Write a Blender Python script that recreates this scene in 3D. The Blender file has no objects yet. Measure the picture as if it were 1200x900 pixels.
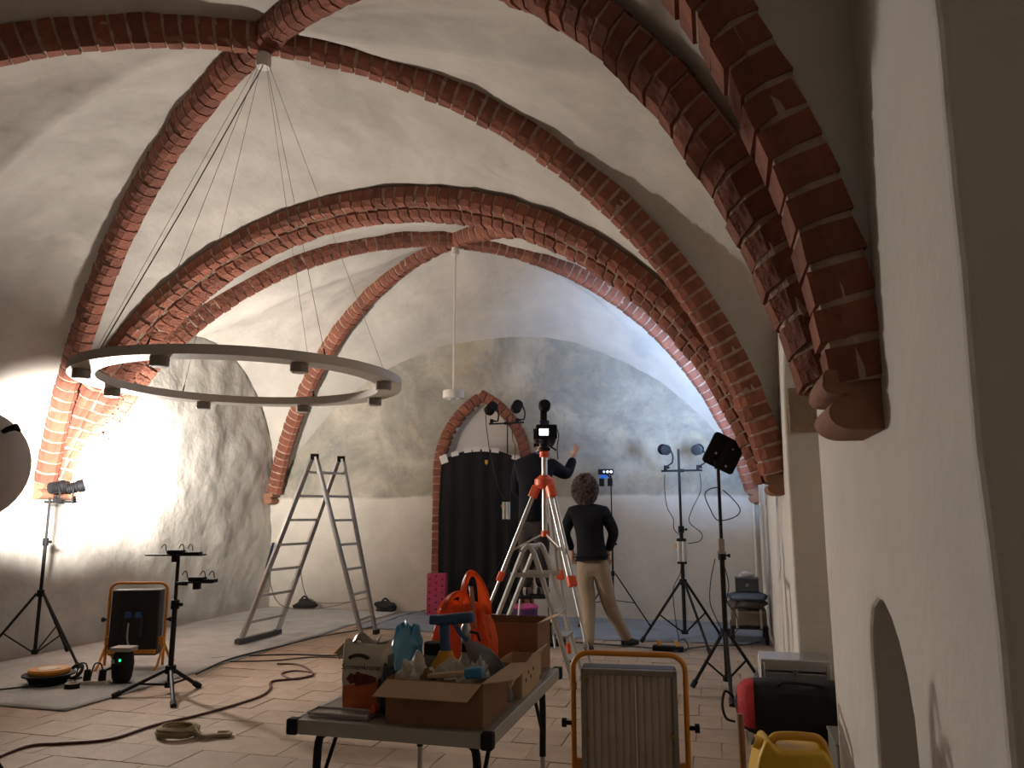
import bpy, bmesh, math, random
from mathutils import Vector, Matrix, noise
random.seed(7)
scene = bpy.context.scene
COL = scene.collection
PI = math.pi

# ------------------------------------------------------------------ camera
EYE = 1.35; YAW = math.radians(15.0); FPX = 900.0
PITCH = math.atan(152.0 / FPX)
cd = bpy.data.cameras.new('camera'); cam = bpy.data.objects.new('camera', cd); COL.objects.link(cam)
cd.sensor_fit = 'HORIZONTAL'; cd.sensor_width = 36.0; cd.lens = 36.0 * FPX / 1200.0
cd.clip_start = 0.05; cd.clip_end = 100
cam.location = (0, 0, EYE); cam.rotation_euler = (PI / 2 + PITCH, 0, YAW)
scene.camera = cam
# ------------------------------------------------------------------ light
vs = scene.view_settings
vs.view_transform = 'Standard'; vs.look = 'None'; vs.gamma = 1.0; vs.use_curve_mapping = False
vs.exposure = 0.1
w = bpy.data.worlds.new('night'); scene.world = w; w.use_nodes = True
w.node_tree.nodes['Background'].inputs[0].default_value = (0.45, 0.5, 0.6, 1)
w.node_tree.nodes['Background'].inputs[1].default_value = 0.0     # closed vaulted room at night
def kelvin(r, g, b): return (r, g, b)
WARM = (1.0, 0.93, 0.85); COOL = (0.40, 0.61, 1.0); NEUT = (1.0, 0.94, 0.88)
def light(name, kind, loc, energy, color, aim=None, **kw):
    l = bpy.data.lights.new(name, kind); l.energy = energy; l.color = color
    for k, v in kw.items(): setattr(l, k, v)
    o = bpy.data.objects.new(name, l); COL.objects.link(o); o.location = loc
    if aim is not None:
        o.rotation_euler = (Vector(aim) - Vector(loc)).to_track_quat('-Z', 'Y').to_euler()
    return o
# the lamp pair on the tall stand by the left wall (their backs to us), the big reflector lamp, the LED panel and the lamps on the back wall
light('dish_beam', 'SPOT', (-4.02, 3.40, 1.62), 3800, NEUT, aim=(-6.5, 6.35, 1.85), spot_size=math.radians(33), spot_blend=0.6, shadow_soft_size=0.12)
light('stand_lamp_beam', 'SPOT', (-5.84, 6.24, 1.66), 490, WARM, aim=(-1.3, 5.2, 3.4), spot_size=math.radians(150), spot_blend=0.9, shadow_soft_size=0.06)
light('stand_lamp_wall_beam', 'SPOT', (-6.0, 6.44, 1.68), 700, WARM, aim=(-7.2, 8.2, 3.0), spot_size=math.radians(150), spot_blend=0.8, shadow_soft_size=0.06)
light('led_panel_beam', 'AREA', (0.0, 6.98, 1.92), 66, COOL, aim=(0.0, 10.4, 3.7), shape='SQUARE', size=0.24, spread=math.radians(84))
light('back_lamp_beam', 'SPOT', (-0.45, 9.0, 1.92), 14, COOL, aim=(-0.9, 10.4, 3.0), spot_size=math.radians(110), spot_blend=0.8, shadow_soft_size=0.05)

# ------------------------------------------------------------------ photo pixel (1200x900) -> direction -> point on a known plane
def ray(u, v):
    xc, yc = (u - 600) / FPX, (450 - v) / FPX
    x, y, z = xc, math.cos(PITCH) - yc * math.sin(PITCH), math.sin(PITCH) + yc * math.cos(PITCH)
    c, s = math.cos(YAW), math.sin(YAW)
    return Vector((x * c - y * s, x * s + y * c, z))
def onz(u, v, z=0.0):
    d = ray(u, v); return Vector((0, 0, EYE)) + d * ((z - EYE) / d.z)
def ony(u, v, Y):
    d = ray(u, v); return Vector((0, 0, EYE)) + d * (Y / d.y)
def seen(P):
    x, y, z = P[0], P[1], P[2] - EYE
    c, s = math.cos(YAW), math.sin(YAW)
    x, y = x * c + y * s, -x * s + y * c
    f = y * math.cos(PITCH) + z * math.sin(PITCH); up = -y * math.sin(PITCH) + z * math.cos(PITCH)
    if f < 0.1: return None
    return 600 + FPX * x / f, 450 - FPX * up / f

# ------------------------------------------------------------------ materials
def lin(c):
    return tuple(((x / 255) / 12.92 if x / 255 <= 0.04045 else ((x / 255 + 0.055) / 1.055) ** 2.4) for x in c)
MATS = {}
def mat(name, rgb, rough=0.6, metal=0.0, var=0.0, scale=6.0, bump=0.0, bscale=40.0, rand=0.0, emit=None, estr=0.0, alpha=1.0, trans=0.0, var_rgb=None, spec=None):
    if name in MATS: return MATS[name]
    m = bpy.data.materials.new(name); m.use_nodes = True
    nt = m.node_tree; n = nt.nodes; b = n['Principled BSDF']; L = nt.links.new
    col = lin(rgb); b.inputs['Base Color'].default_value = (*col, 1)
    b.inputs['Roughness'].default_value = rough; b.inputs['Metallic'].default_value = metal
    if spec is not None: b.inputs['Specular IOR Level'].default_value = spec
    if trans: b.inputs['Transmission Weight'].default_value = trans
    if alpha < 1: b.inputs['Alpha'].default_value = alpha
    tc = n.new('ShaderNodeTexCoord')
    src = None
    if var or var_rgb:
        t = n.new('ShaderNodeTexNoise'); t.inputs['Scale'].default_value = scale; t.inputs['Detail'].default_value = 6
        t.inputs['Roughness'].default_value = 0.6
        L(tc.outputs['Object'], t.inputs['Vector'])
        r = n.new('ShaderNodeValToRGB'); r.color_ramp.elements[0].position = 0.3; r.color_ramp.elements[1].position = 0.7
        c2 = lin(var_rgb) if var_rgb else tuple(x * (1 - var) for x in col)
        r.color_ramp.elements[0].color = (*c2, 1); r.color_ramp.elements[1].color = (*col, 1)
        L(t.outputs['Fac'], r.inputs['Fac']); src = r.outputs['Color']
    if rand:
        oi = n.new('ShaderNodeObjectInfo'); hs = n.new('ShaderNodeHueSaturation')
        mr = n.new('ShaderNodeMapRange'); mr.inputs['To Min'].default_value = 1 - rand; mr.inputs['To Max'].default_value = 1 + rand
        L(oi.outputs['Random'], mr.inputs['Value']); L(mr.outputs['Result'], hs.inputs['Value'])
        if src: L(src, hs.inputs['Color'])
        else: hs.inputs['Color'].default_value = (*col, 1)
        src = hs.outputs['Color']
    if src: L(src, b.inputs['Base Color'])
    if bump:
        t2 = n.new('ShaderNodeTexNoise'); t2.inputs['Scale'].default_value = bscale; t2.inputs['Detail'].default_value = 5
        bp = n.new('ShaderNodeBump'); bp.inputs['Strength'].default_value = bump; bp.inputs['Distance'].default_value = 0.02
        L(tc.outputs['Object'], t2.inputs['Vector']); L(t2.outputs['Fac'], bp.inputs['Height']); L(bp.outputs['Normal'], b.inputs['Normal'])
    if emit:
        b.inputs['Emission Color'].default_value = (*lin(emit), 1); b.inputs['Emission Strength'].default_value = estr
    MATS[name] = m
    return m

# ------------------------------------------------------------------ mesh builder
def frame_from(d):
    d = Vector(d).normalized()
    a = Vector((0, 0, 1)) if abs(d.z) < 0.95 else Vector((1, 0, 0))
    x = d.cross(a).normalized(); y = d.cross(x).normalized()
    return x, y, d
class MB:
    def __init__(self): self.v = []; self.f = []
    def add(self, vs, fs):
        o = len(self.v); self.v += [Vector(p) for p in vs]; self.f += [tuple(i + o for i in q) for q in fs]; return self
    def box(self, c, s, rot=None, taper=1.0):
        vs = []
        for z in (-1, 1):
            k = taper if z > 0 else 1.0
            for x, y in ((-1, -1), (1, -1), (1, 1), (-1, 1)):
                p = Vector((x * s[0] / 2 * k, y * s[1] / 2 * k, z * s[2] / 2))
                if rot is not None: p = rot @ p
                vs.append(Vector(c) + p)
        return self.add(vs, [(3, 2, 1, 0), (4, 5, 6, 7), (0, 1, 5, 4), (1, 2, 6, 5), (2, 3, 7, 6), (3, 0, 4, 7)])
    def cyl(self, p0, p1, r0, r1=None, n=12, cap=True):
        r1 = r0 if r1 is None else r1
        p0, p1 = Vector(p0), Vector(p1); x, y, d = frame_from(p1 - p0)
        vs = []
        for p, r in ((p0, r0), (p1, r1)):
            for i in range(n):
                a = 2 * PI * i / n; vs.append(p + (x * math.cos(a) + y * math.sin(a)) * r)
        fs = [(i, (i + 1) % n, n + (i + 1) % n, n + i) for i in range(n)]
        if cap: fs += [tuple(range(n - 1, -1, -1)), tuple(range(n, 2 * n))]
        return self.add(vs, fs)
    def tube(self, pts, r, n=8, closed=False, radii=None):
        P = [Vector(p) for p in pts]; m = len(P); vs = []; up = None
        for i in range(m):
            if closed: d = P[(i + 1) % m] - P[i - 1]
            else: d = P[min(i + 1, m - 1)] - P[max(i - 1, 0)]
            if d.length < 1e-9: d = Vector((0, 0, 1))
            d.normalize()
            if up is None: x, y, _ = frame_from(d)
            else:
                x = (up - d * up.dot(d))
                if x.length < 1e-6: x = frame_from(d)[0]
                x.normalize(); y = d.cross(x)
            up = x
            rr = radii[i] if radii else r
            for k in range(n):
                a = 2 * PI * k / n; vs.append(P[i] + (x * math.cos(a) + y * math.sin(a)) * rr)
        fs = []
        for i in range(m if closed else m - 1):
            j = (i + 1) % m
            for k in range(n): fs.append((i * n + k, i * n + (k + 1) % n, j * n + (k + 1) % n, j * n + k))
        if not closed: fs += [tuple(range(n - 1, -1, -1)), tuple(range((m - 1) * n, m * n))]
        return self.add(vs, fs)
    def lathe(self, prof, n=24, c=(0, 0, 0), M=None, cap=True):
        vs = []
        for r, z in prof:
            for i in range(n):
                a = 2 * PI * i / n; p = Vector((r * math.cos(a), r * math.sin(a), z))
                vs.append((M @ p if M is not None else p) + Vector(c))
        fs = []
        for j in range(len(prof) - 1):
            for i in range(n): fs.append((j * n + i, j * n + (i + 1) % n, (j + 1) * n + (i + 1) % n, (j + 1) * n + i))
        if cap:
            fs.append(tuple(range(n - 1, -1, -1))); k = (len(prof) - 1) * n; fs.append(tuple(range(k, k + n)))
        return self.add(vs, fs)
    def prism(self, poly, d, M=None):
        """poly of (x, z) pairs extruded along y from -d/2 to d/2"""
        n = len(poly); vs = []
        for s in (-1, 1):
            for x, z in poly:
                p = Vector((x, s * d / 2, z)); vs.append(M @ p if M is not None else p)
        fs = [tuple(range(n)), tuple(range(2 * n - 1, n - 1, -1))] + [(i, n + i, n + (i + 1) % n, (i + 1) % n) for i in range(n)]
        return self.add(vs, fs)
    def blob(self, c, r, seed=0, amp=0.15, freq=1.6, n=14, m=9, squash=None):
        vs = []
        for j in range(m + 1):
            th = PI * j / m
            for i in range(n):
                a = 2 * PI * i / n; d = Vector((math.sin(th) * math.cos(a), math.sin(th) * math.sin(a), math.cos(th)))
                k = 1 + amp * noise.noise(d * freq + Vector((seed * 7.3, seed, 1.7)))*2
                p = Vector((d.x * r[0] * k, d.y * r[1] * k, d.z * r[2] * k))
                if squash is not None: p.z = max(p.z, squash)
                vs.append(Vector(c) + p)
        fs = []
        for j in range(m):
            for i in range(n): fs.append((j * n + i, j * n + (i + 1) % n, (j + 1) * n + (i + 1) % n, (j + 1) * n + i))
        return self.add(vs, fs)
    def grid(self, fn, nu, nv):
        vs = [fn(i / nu, j / nv) for j in range(nv + 1) for i in range(nu + 1)]
        fs = [(j * (nu + 1) + i, j * (nu + 1) + i + 1, (j + 1) * (nu + 1) + i + 1, (j + 1) * (nu + 1) + i) for j in range(nv) for i in range(nu)]
        return self.add(vs, fs)
    def mesh(self, name, m, smooth=False):
        me = bpy.data.meshes.new(name); me.from_pydata([tuple(p) for p in self.v], [], self.f)
        bm = bmesh.new(); bm.from_mesh(me); bmesh.ops.remove_doubles(bm, verts=bm.verts, dist=1e-5)
        bmesh.ops.recalc_face_normals(bm, faces=bm.faces); bm.to_mesh(me); bm.free()
        if m: me.materials.append(m)
        if smooth:
            me.polygons.foreach_set('use_smooth', [True] * len(me.polygons))
            try: me.set_sharp_from_angle(angle=math.radians(smooth if smooth is not True else 40))
            except Exception: pass
        return me
    def build(self, name, m, parent=None, smooth=True, bev=0.0, seg=2, label=None, loc=None, solid=0.0, sub=0):
        o = bpy.data.objects.new(name, self.mesh(name, m, smooth)); COL.objects.link(o)
        if parent: o.parent = parent
        if loc is not None: o.location = loc
        if solid:
            s = o.modifiers.new('solid', 'SOLIDIFY'); s.thickness = solid; s.offset = 0
        if sub:
            s = o.modifiers.new('sub', 'SUBSURF'); s.levels = sub; s.render_levels = sub
        if bev:
            b = o.modifiers.new('bevel', 'BEVEL'); b.width = bev; b.segments = seg; b.limit_method = 'ANGLE'; b.angle_limit = math.radians(35)
        if label: o['label'] = label
        return o
def tag(o, label, cat, group=None):
    o['label'] = label; o['category'] = cat
    if group: o['group'] = group
    return o
def thing(name, label, cat, loc=(0, 0, 0), rz=0.0, group=None):
    o = bpy.data.objects.new(name, None); COL.objects.link(o); o.location = loc; o.rotation_euler = (0, 0, rz)
    o.empty_display_size = 0.1
    return tag(o, label, cat, group)
def struct(o): o['kind'] = 'structure'; return o
def smooth_path(pts, k=6):
    P = [Vector(p) for p in pts]; out = []
    for i in range(len(P) - 1):
        p0, p1, p2, p3 = P[max(i - 1, 0)], P[i], P[i + 1], P[min(i + 2, len(P) - 1)]
        for j in range(k):
            t = j / k
            out.append(0.5 * ((2 * p1) + (p2 - p0) * t + (2 * p0 - 5 * p1 + 4 * p2 - p3) * t * t + (3 * p1 - p0 - 3 * p2 + p3) * t ** 3))
    out.append(P[-1]); return out
def rot_from(x=None, y=None, z=None):
    return Matrix((x, y, z)).transposed()
def boolean(o, cutters):
    for c in cutters:
        m = o.modifiers.new('cut', 'BOOLEAN'); m.operation = 'DIFFERENCE'; m.object = c; m.solver = 'EXACT'
    bpy.context.view_layer.update()
    me = bpy.data.meshes.new_from_object(o.evaluated_get(bpy.context.evaluated_depsgraph_get()))
    o.modifiers.clear(); o.data = me
    for c in cutters: bpy.data.objects.remove(c)
# ================================================================== the room: 7 m wide, rib-vaulted bays of 4.1 m
XL, XR, XM = -6.5, 0.47, -3.0
XP = 0.41            # the near pier stands a little further into the room
YT = (2.2, 6.4); YB = 10.4; YN = -2.0
Z0 = 1.62; ZP = 1.69
PLASTER = mat('lime_plaster', (214, 208, 199), 0.9, var=0.10, scale=2.2, bump=0.35, bscale=14)
VAULTM = mat('vault_plaster', (204, 197, 187), 0.92, var=0.22, scale=1.6, bump=0.5, bscale=9)
ROUGHM = mat('rough_old_plaster', (196, 191, 181), 0.95, var=0.28, scale=2.6, bump=0.7, bscale=10)
BRICK = mat('red_brick', (146, 88, 68), 0.9, var=0.42, scale=9, bump=0.6, bscale=35, rand=0.22)
MORTAR = mat('lime_mortar', (180, 152, 132), 0.95, var=0.3, scale=20, bump=0.5, bscale=60)
TERRA = mat('terracotta', (150, 106, 82), 0.85, var=0.25, scale=8, bump=0.3, bscale=30)

# mural plaster on the end wall: weathered paint above a whitewashed dado
def mural_material():
    m = bpy.data.materials.new('weathered_mural'); m.use_nodes = True
    nt = m.node_tree; n = nt.nodes; L = nt.links.new; b = n['Principled BSDF']; b.inputs['Roughness'].default_value = 0.95
    tc = n.new('ShaderNodeTexCoord'); sx = n.new('ShaderNodeSeparateXYZ'); L(tc.outputs['Object'], sx.inputs[0])
    def noi(sc, det=8, ro=0.65, dist=0.0):
        t = n.new('ShaderNodeTexNoise'); t.inputs['Scale'].default_value = sc; t.inputs['Detail'].default_value = det
        t.inputs['Roughness'].default_value = ro; t.inputs['Distortion'].default_value = dist; L(tc.outputs['Object'], t.inputs['Vector']); return t.outputs['Fac']
    def ramp(f, stops):
        r = n.new('ShaderNodeValToRGB'); e = r.color_ramp.elements
        while len(e) < len(stops): e.new(0.5)
        for i, (p, c) in enumerate(stops): e[i].position = p; e[i].color = (*lin(c), 1)
        L(f, r.inputs['Fac']); return r.outputs['Color']
    def mix(f, a, c):
        x = n.new('ShaderNodeMix'); x.data_type = 'RGBA'; L(f, x.inputs[0]) if not isinstance(f, float) else setattr(x.inputs[0], 'default_value', f)
        L(a, x.inputs[6]); L(c, x.inputs[7]); return x.outputs[2]
    def math_(op, a, c):
        x = n.new('ShaderNodeMath'); x.operation = op
        for i, q in enumerate((a, c)):
            if isinstance(q, (int, float)): x.inputs[i].default_value = q
            else: L(q, x.inputs[i])
        return x.outputs[0]
    base = ramp(noi(1.1, 9, 0.7, 0.4), [(0.28, (118, 115, 107)), (0.45, (150, 145, 134)), (0.58, (176, 169, 155)), (0.72, (200, 194, 181))])
    green = ramp(noi(2.3, 8, 0.7, 0.8), [(0.4, (136, 136, 128)), (0.7, (174, 164, 145))])
    ochre = ramp(noi(6, 6), [(0.3, (170, 150, 112)), (0.7, (196, 182, 148))])
    f1 = ramp(noi(0.9, 6, 0.6, 0.6), [(0.48, (0, 0, 0)), (0.62, (255, 255, 255))])
    f2 = ramp(noi(1.7, 7, 0.65, 1.2), [(0.56, (0, 0, 0)), (0.66, (170, 170, 170))])
    c = mix(f1, base, green); c = mix(f2, c, ochre)
    speck = ramp(noi(14, 7, 0.75), [(0.34, (70, 68, 60)), (0.44, (255, 255, 255))])
    mm = n.new('ShaderNodeMix'); mm.data_type = 'RGBA'; mm.blend_type = 'MULTIPLY'; mm.inputs[0].default_value = 0.18
    L(c, mm.inputs[6]); L(speck, mm.inputs[7]); c = mm.outputs[2]
    white = ramp(noi(1.8, 6), [(0.3, (196, 190, 178)), (0.7, (216, 208, 196))])
    # irregular repair edge of the whitewashed dado, about 1.6 m above the floor
    edge = math_('ADD', sx.outputs['Z'], math_('MULTIPLY', math_('SUBTRACT', noi(1.3, 5), 0.5), 0.16))
    st = n.new('ShaderNodeMapRange'); st.inputs['From Min'].default_value = 1.56; st.inputs['From Max'].default_value = 1.60; L(edge, st.inputs['Value'])
    c = mix(st.outputs['Result'], white, c)
    L(c, b.inputs['Base Color'])
    bp = n.new('ShaderNodeBump'); bp.inputs['Strength'].default_value = 0.6; bp.inputs['Distance'].default_value = 0.02; L(noi(9, 7), bp.inputs['Height']); L(bp.outputs['Normal'], b.inputs['Normal'])
    return m
MURAL = mural_material()

def box_obj(name, lo, hi, m=None):
    c = [(a + b) / 2 for a, b in zip(lo, hi)]; s = [b - a for a, b in zip(lo, hi)]
    return MB().box(c, s).build(name, m, smooth=False)
def prism_x(poly, x0, x1, name='cutter'):      # poly of (y, z), extruded along x
    n = len(poly); vs = [(x0, y, z) for y, z in poly] + [(x1, y, z) for y, z in poly]
    fs = [tuple(range(n)), tuple(range(2 * n - 1, n - 1, -1))] + [(i, n + i, n + (i + 1) % n, (i + 1) % n) for i in range(n)]
    return MB().add(vs, fs).build(name, None, smooth=False)
def prism_y(poly, y0, y1, name='cutter'):
    n = len(poly); vs = [(x, y0, z) for x, z in poly] + [(x, y1, z) for x, z in poly]
    fs = [tuple(range(n)), tuple(range(2 * n - 1, n - 1, -1))] + [(i, n + i, n + (i + 1) % n, (i + 1) % n) for i in range(n)]
    return MB().add(vs, fs).build(name, None, smooth=False)
def wob(v, k, amp): return v + amp * noise.noise(Vector((k * 3.1, v * 0.7, k)))

# right wall: window recess, small pointed niche, doorway beside the photographer
plan = [(XP, YN - .3), (XP, 3.9), (XR, 4.4), (XR, YB + .5), (XR + 1.0, YB + .5), (XR + 1.0, YN - .3)]
n_ = len(plan); wr = MB().add([(x, y, -.1) for x, y in plan] + [(x, y, 5.2) for x, y in plan], [tuple(range(n_)), tuple(range(2 * n_ - 1, n_ - 1, -1))] + [(i, n_ + i, n_ + (i + 1) % n_, (i + 1) % n_) for i in range(n_)]).build('wall_right', PLASTER, smooth=False)
cuts = []
po = [(3.45, -.3)] + [(3.45 + .03 * noise.noise(Vector((z * 2.2, 3, 1))), z) for z in [i * .2 for i in range(0, 11)]]
po += [(4.625 - 1.175 * math.cos(a), 2.1 + .62 * math.sin(a)) for a in [PI * i / 14 for i in range(1, 14)]]
po += [(5.8 + .035 * noise.noise(Vector((z * 2.0, 9, 1))), z) for z in [2.0 - i * .2 for i in range(0, 11)]] + [(5.8, -.3)]
cuts.append(prism_x(po, XP - .2, XR + .5))
pn = [(2.5, -.3), (2.51, .2), (2.53, .5), (2.5, .66), (2.51, .78), (2.56, .88), (2.63, .96), (2.72, 1.02), (2.83, 1.06), (2.93, 1.06), (3.04, 1.02), (3.1, .95), (3.13, .85), (3.12, .7), (3.14, .5), (3.13, .3), (3.15, -.3)]
kk = XP / .5; pn = [(y * kk, EYE + (z - EYE) * kk if z > 0 else z) for y, z in pn]
cuts.append(prism_x(pn, XP - .2, XP + .75))
pd = [(-.4, -.3), (-.4, 3.1), (1.2, 3.1), (1.3, 2.95)] + [(1.40 + .03 * noise.noise(Vector((z * 3.0, 5, 2))), z) for z in [2.8 - i * .15 for i in range(19)]] + [(1.42, -.3)]
cuts.append(prism_x(pd, XP - .2, XP + .7))
boolean(wr, cuts); struct(wr)
b = wr.modifiers.new('bevel', 'BEVEL'); b.width = 0.018; b.segments = 3; b.limit_method = 'ANGLE'; b.angle_limit = math.radians(50)

# end wall with a pointed doorway
DX0, DX1, DZS, DZA = -3.80, -2.64, 1.95, 2.92
DXC = (DX0 + DX1) / 2
def pointed(hw, zs, za, n=12, base=-.3, xc=DXC):
    h = za - zs; R = (hw * hw + h * h) / (2 * hw)
    L_, R_ = [], []
    a1 = math.asin(min(1, h / R))
    for i in range(n + 1):
        a = a1 * i / n
        L_.append((xc - hw + R - R * math.cos(a), zs + R * math.sin(a)))
    return [(xc - hw, base)] + L_ + [(2 * xc - x, z) for x, z in reversed(L_[:-1])] + [(xc + hw, base)]
wb = box_obj('wall_back', (XL - .6, YB, -.1), (XR + 1.0, YB + .8, 5.2), MURAL)
boolean(wb, [prism_y(pointed(.58, DZS, DZA), YB - .2, YB + .14)]); struct(wb)
# reveal and back of the doorway are whitewashed
MATS['lime_plaster'] and wb.data.materials.append(PLASTER)
for p in wb.data.polygons:
    c = p.center
    if c.y > YB + .01 and c.y < YB + .5 and DX0 - .01 <= c.x <= DX1 + .01: p.material_index = 1

# left wall: lumpy old plaster
def lw(a, c):
    y = YN + a * (YB + .1 - YN); z = c * 4.6
    d = .05 * noise.noise(Vector((y * 1.1, z * 1.1, 0))) + .028 * noise.noise(Vector((y * 3.1, z * 3.1, 4))) + .012 * noise.noise(Vector((y * 9, z * 9, 8)))
    return (XL + d - .02, y, z)
wl = MB().grid(lw, 210, 80)
wl.add([(XL - .5, YN, 0), (XL - .5, YB + .1, 0), (XL - .5, YB + .1, 4.6), (XL - .5, YN, 4.6)], [(0, 1, 2, 3)])
wlo = struct(wl.build('wall_left', ROUGHM, smooth=True))
struct(box_obj('wall_front', (XL - .6, YN - .3, -.1), (XR + 1.0, YN, 5.2), PLASTER))

# ------------------------------------------------------------------ vault webs
def circ3(half, rise):               # circle through springing (half, 0) and crown (0, rise): centre height and radius
    R = (half * half + rise * rise) / (2 * rise); return rise - R, R
class Arc:
    """half arc from a foot on the wall up to the crown, in the vertical plane foot->crown"""
    def __init__(s, foot, crown):
        s.foot, s.crown = Vector(foot), Vector(crown)
        h = Vector((s.foot.x - s.crown.x, s.foot.y - s.crown.y, 0)); s.half = h.length; s.e = h.normalized()
        s.c, s.R = circ3(s.half, s.crown.z - s.foot.z); s.zc = s.foot.z + s.c
        s.a0 = math.atan2(s.foot.z - s.zc, s.half)
    def pt(s, t, dr=0.0):
        a = s.a0 + (PI / 2 - s.a0) * t
        return Vector((s.crown.x, s.crown.y, 0)) + s.e * ((s.R + dr) * math.cos(a)) + Vector((0, 0, s.zc + (s.R + dr) * math.sin(a)))
    def frame(s, t):                  # tangent (upwards), lateral, radial outwards
        a = s.a0 + (PI / 2 - s.a0) * t
        tan = s.e * -math.sin(a) + Vector((0, 0, math.cos(a))); rad = s.e * math.cos(a) + Vector((0, 0, math.sin(a)))
        return tan, rad.cross(tan), rad
    def length(s): return s.R * (PI / 2 - s.a0)
ceil = MB()
def half_cell(D, A, bulge):
    def fn(a, c):
        p = D.pt(c).lerp(A.pt(c), a)
        p = p + Vector((0, 0, bulge * 4 * a * (1 - a) * c))
        d = .030 * noise.noise(p * 1.3) + .022 * noise.noise(p * 3.4) + .010 * noise.noise(p * 8)
        return p + Vector((0, 0, 1)) * d
    ceil.grid(fn, 34, 56)
ribs = []
def bay(y0, y1, boss, ap0, ap1, apL, apR, off0, off1):
    b = Vector(boss); yb = b.y
    for sx, xw, apw in ((-1, XL, apL), (1, XR, apR)):
        for yw, yo, apz in ((y0, y0 + off0, ap0), (y1, y1 - off1, ap1)):
            xf = XP if (sx > 0 and yw < 3) else xw
            zf = ZP if xf == XP else Z0
            D = Arc((xf, yo, zf), b)
            T = Arc((xf, yw, zf), (XM, yw, apz)); Fm = Arc((xf, yo, zf), (xw, yb, apw))
            half_cell(D, T, 0); half_cell(D, Fm, max(0, 3.5 - apw) * .72); ribs.append(D)
bay(YT[1], YB, (XM + .03, 8.43, 4.70), 4.30, 3.87, 3.66, 3.66, .16, .06)
bay(YT[0], YT[1], (XM + .03, 4.33, 4.72), 4.80, 4.30, 2.75, 3.70, .16, .16)
TN = Arc((XP, 2.2, ZP), (XM, 2.2, 4.80)); TNl = Arc((XL, 2.2, Z0), (XM, 2.2, 4.80))
# over the photographer the room is higher: a plain diaphragm wall stands on the arch, flat plaster ceiling above
for A in (TN, TNl):
    xw = A.foot.x
    def dia(a, c, A=A, xw=xw):
        p = A.pt(c); top = Vector((p.x if c > .02 else xw, 2.11, 5.2)); q = Vector((p.x, 2.11, p.z)).lerp(top, a)
        return q + Vector((0, .008 * noise.noise(q * 2), 0))
    ceil.grid(dia, 8, 44)
    # the strip between the arch foot and the side wall
ceil.add([(XL - .3, YN - .1, 5.15), (XR + .3, YN - .1, 5.15), (XR + .3, 2.3, 5.15), (XL - .3, 2.3, 5.15)], [(0, 1, 2, 3)])
ceil.add([(XP, 2.11, Z0 - .02), (XR + .1, 2.11, Z0 - .02), (XR + .1, 2.11, 5.2), (XP, 2.11, 5.2)], [(0, 1, 2, 3)])
struct(ceil.build('ceiling', VAULTM, smooth=60))

# ------------------------------------------------------------------ brick ribs: mortar core and single bricks
def section_mesh(sec, L, wobble, seed):
    rnd = random.Random(seed); n = len(sec); mb = MB(); vs = []
    for s in (-1, 1):
        for y, z in sec: vs.append((s * L / 2 + rnd.uniform(-wobble, wobble), y + rnd.uniform(-wobble, wobble), z + rnd.uniform(-wobble, wobble)))
    mb.add(vs, [tuple(range(n - 1, -1, -1)), tuple(range(n, 2 * n))] + [(i, (i + 1) % n, n + (i + 1) % n, n + i) for i in range(n)])
    return mb
SEC_RIB = [[(-.095, .03), (-.1, -.06), (-.075, -.13), (-.035, -.165), (.035, -.165), (.075, -.13), (.1, -.06), (.095, .03)]]
SEC_ARCH = [[(-.23, .03), (-.235, -.07), (-.21, -.12), (-.125, -.125), (-.118, .03)],
            [(-.108, .03), (-.112, -.15), (-.07, -.205), (.07, -.205), (.112, -.15), (.108, .03)],
            [(.118, .03), (.125, -.125), (.21, -.12), (.235, -.07), (.23, .03)]]
SEC_NEAR = [[(-.11, .03), (-.115, -.06), (-.085, -.115), (.085, -.115), (.115, -.06), (.11, .03)]]
BM = {}
def brick_meshes(key, secs, L):
    if key not in BM:
        BM[key] = [[section_mesh(sec, L, .0055, hash_ + 17 * k).mesh('brick', BRICK) for hash_ in range(5)] for k, sec in enumerate(secs)]
    return BM[key]
trim_i = [0]
def rib(arcs, key, secs, pitch=.106, t0=0.0, t1=1.0, kind='rib'):
    """arcs: list of half arcs that make one rib or arch"""
    trim_i[0] += 1
    core = MB(); Ms = brick_meshes(key, secs, pitch - .019); outer = []
    lo = min(y for s in secs for y, z in s) + .012; hi = max(y for s in secs for y, z in s) - .012
    zb = min(z for s in secs for y, z in s)
    csec = [(lo, .03)] + [(y * .96, z + .011) for s in secs for y, z in s if z < -.03] + [(hi, .03)]
    items = []
    for A in arcs:
        n = 40; ring = []
        for i in range(n + 1):
            t = t0 + (t1 - t0) * i / n; tan, lat, rad = A.frame(t); p = A.pt(t)
            ring.append([p + lat * y + rad * z for y, z in csec])
        m = len(csec); core.add([q for r in ring for q in r], [(i * m + k, i * m + (k + 1) % m, (i + 1) * m + (k + 1) % m, (i + 1) * m + k) for i in range(n) for k in range(m)])
        Lg = A.length() * (t1 - t0) * (A.R - .1) / A.R; cnt = int(Lg / pitch)
        for k in range(cnt):
            t = t0 + (t1 - t0) * (k + .5) / cnt; tan, lat, rad = A.frame(t); p = A.pt(t)
            for ci in range(len(secs)): items.append((p, tan, lat, rad, ci))
    co = struct(core.build('trim_%d' % trim_i[0], MORTAR, smooth=False))
    for p, tan, lat, rad, ci in items:
        o = bpy.data.objects.new('brick', random.choice(Ms[ci])); COL.objects.link(o); o.parent = co
        j = Matrix.Rotation(random.uniform(-.03, .03), 3, 'X') @ Matrix.Rotation(random.uniform(-.035, .035), 3, 'Z')
        R = rot_from(tan, lat, rad) @ j
        o.matrix_local = Matrix.Translation(p + rad * random.uniform(-.006, .006)) @ R.to_4x4()
    return co
for D in ribs: rib([D], 'rib', SEC_RIB, t0=0.01)
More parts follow.
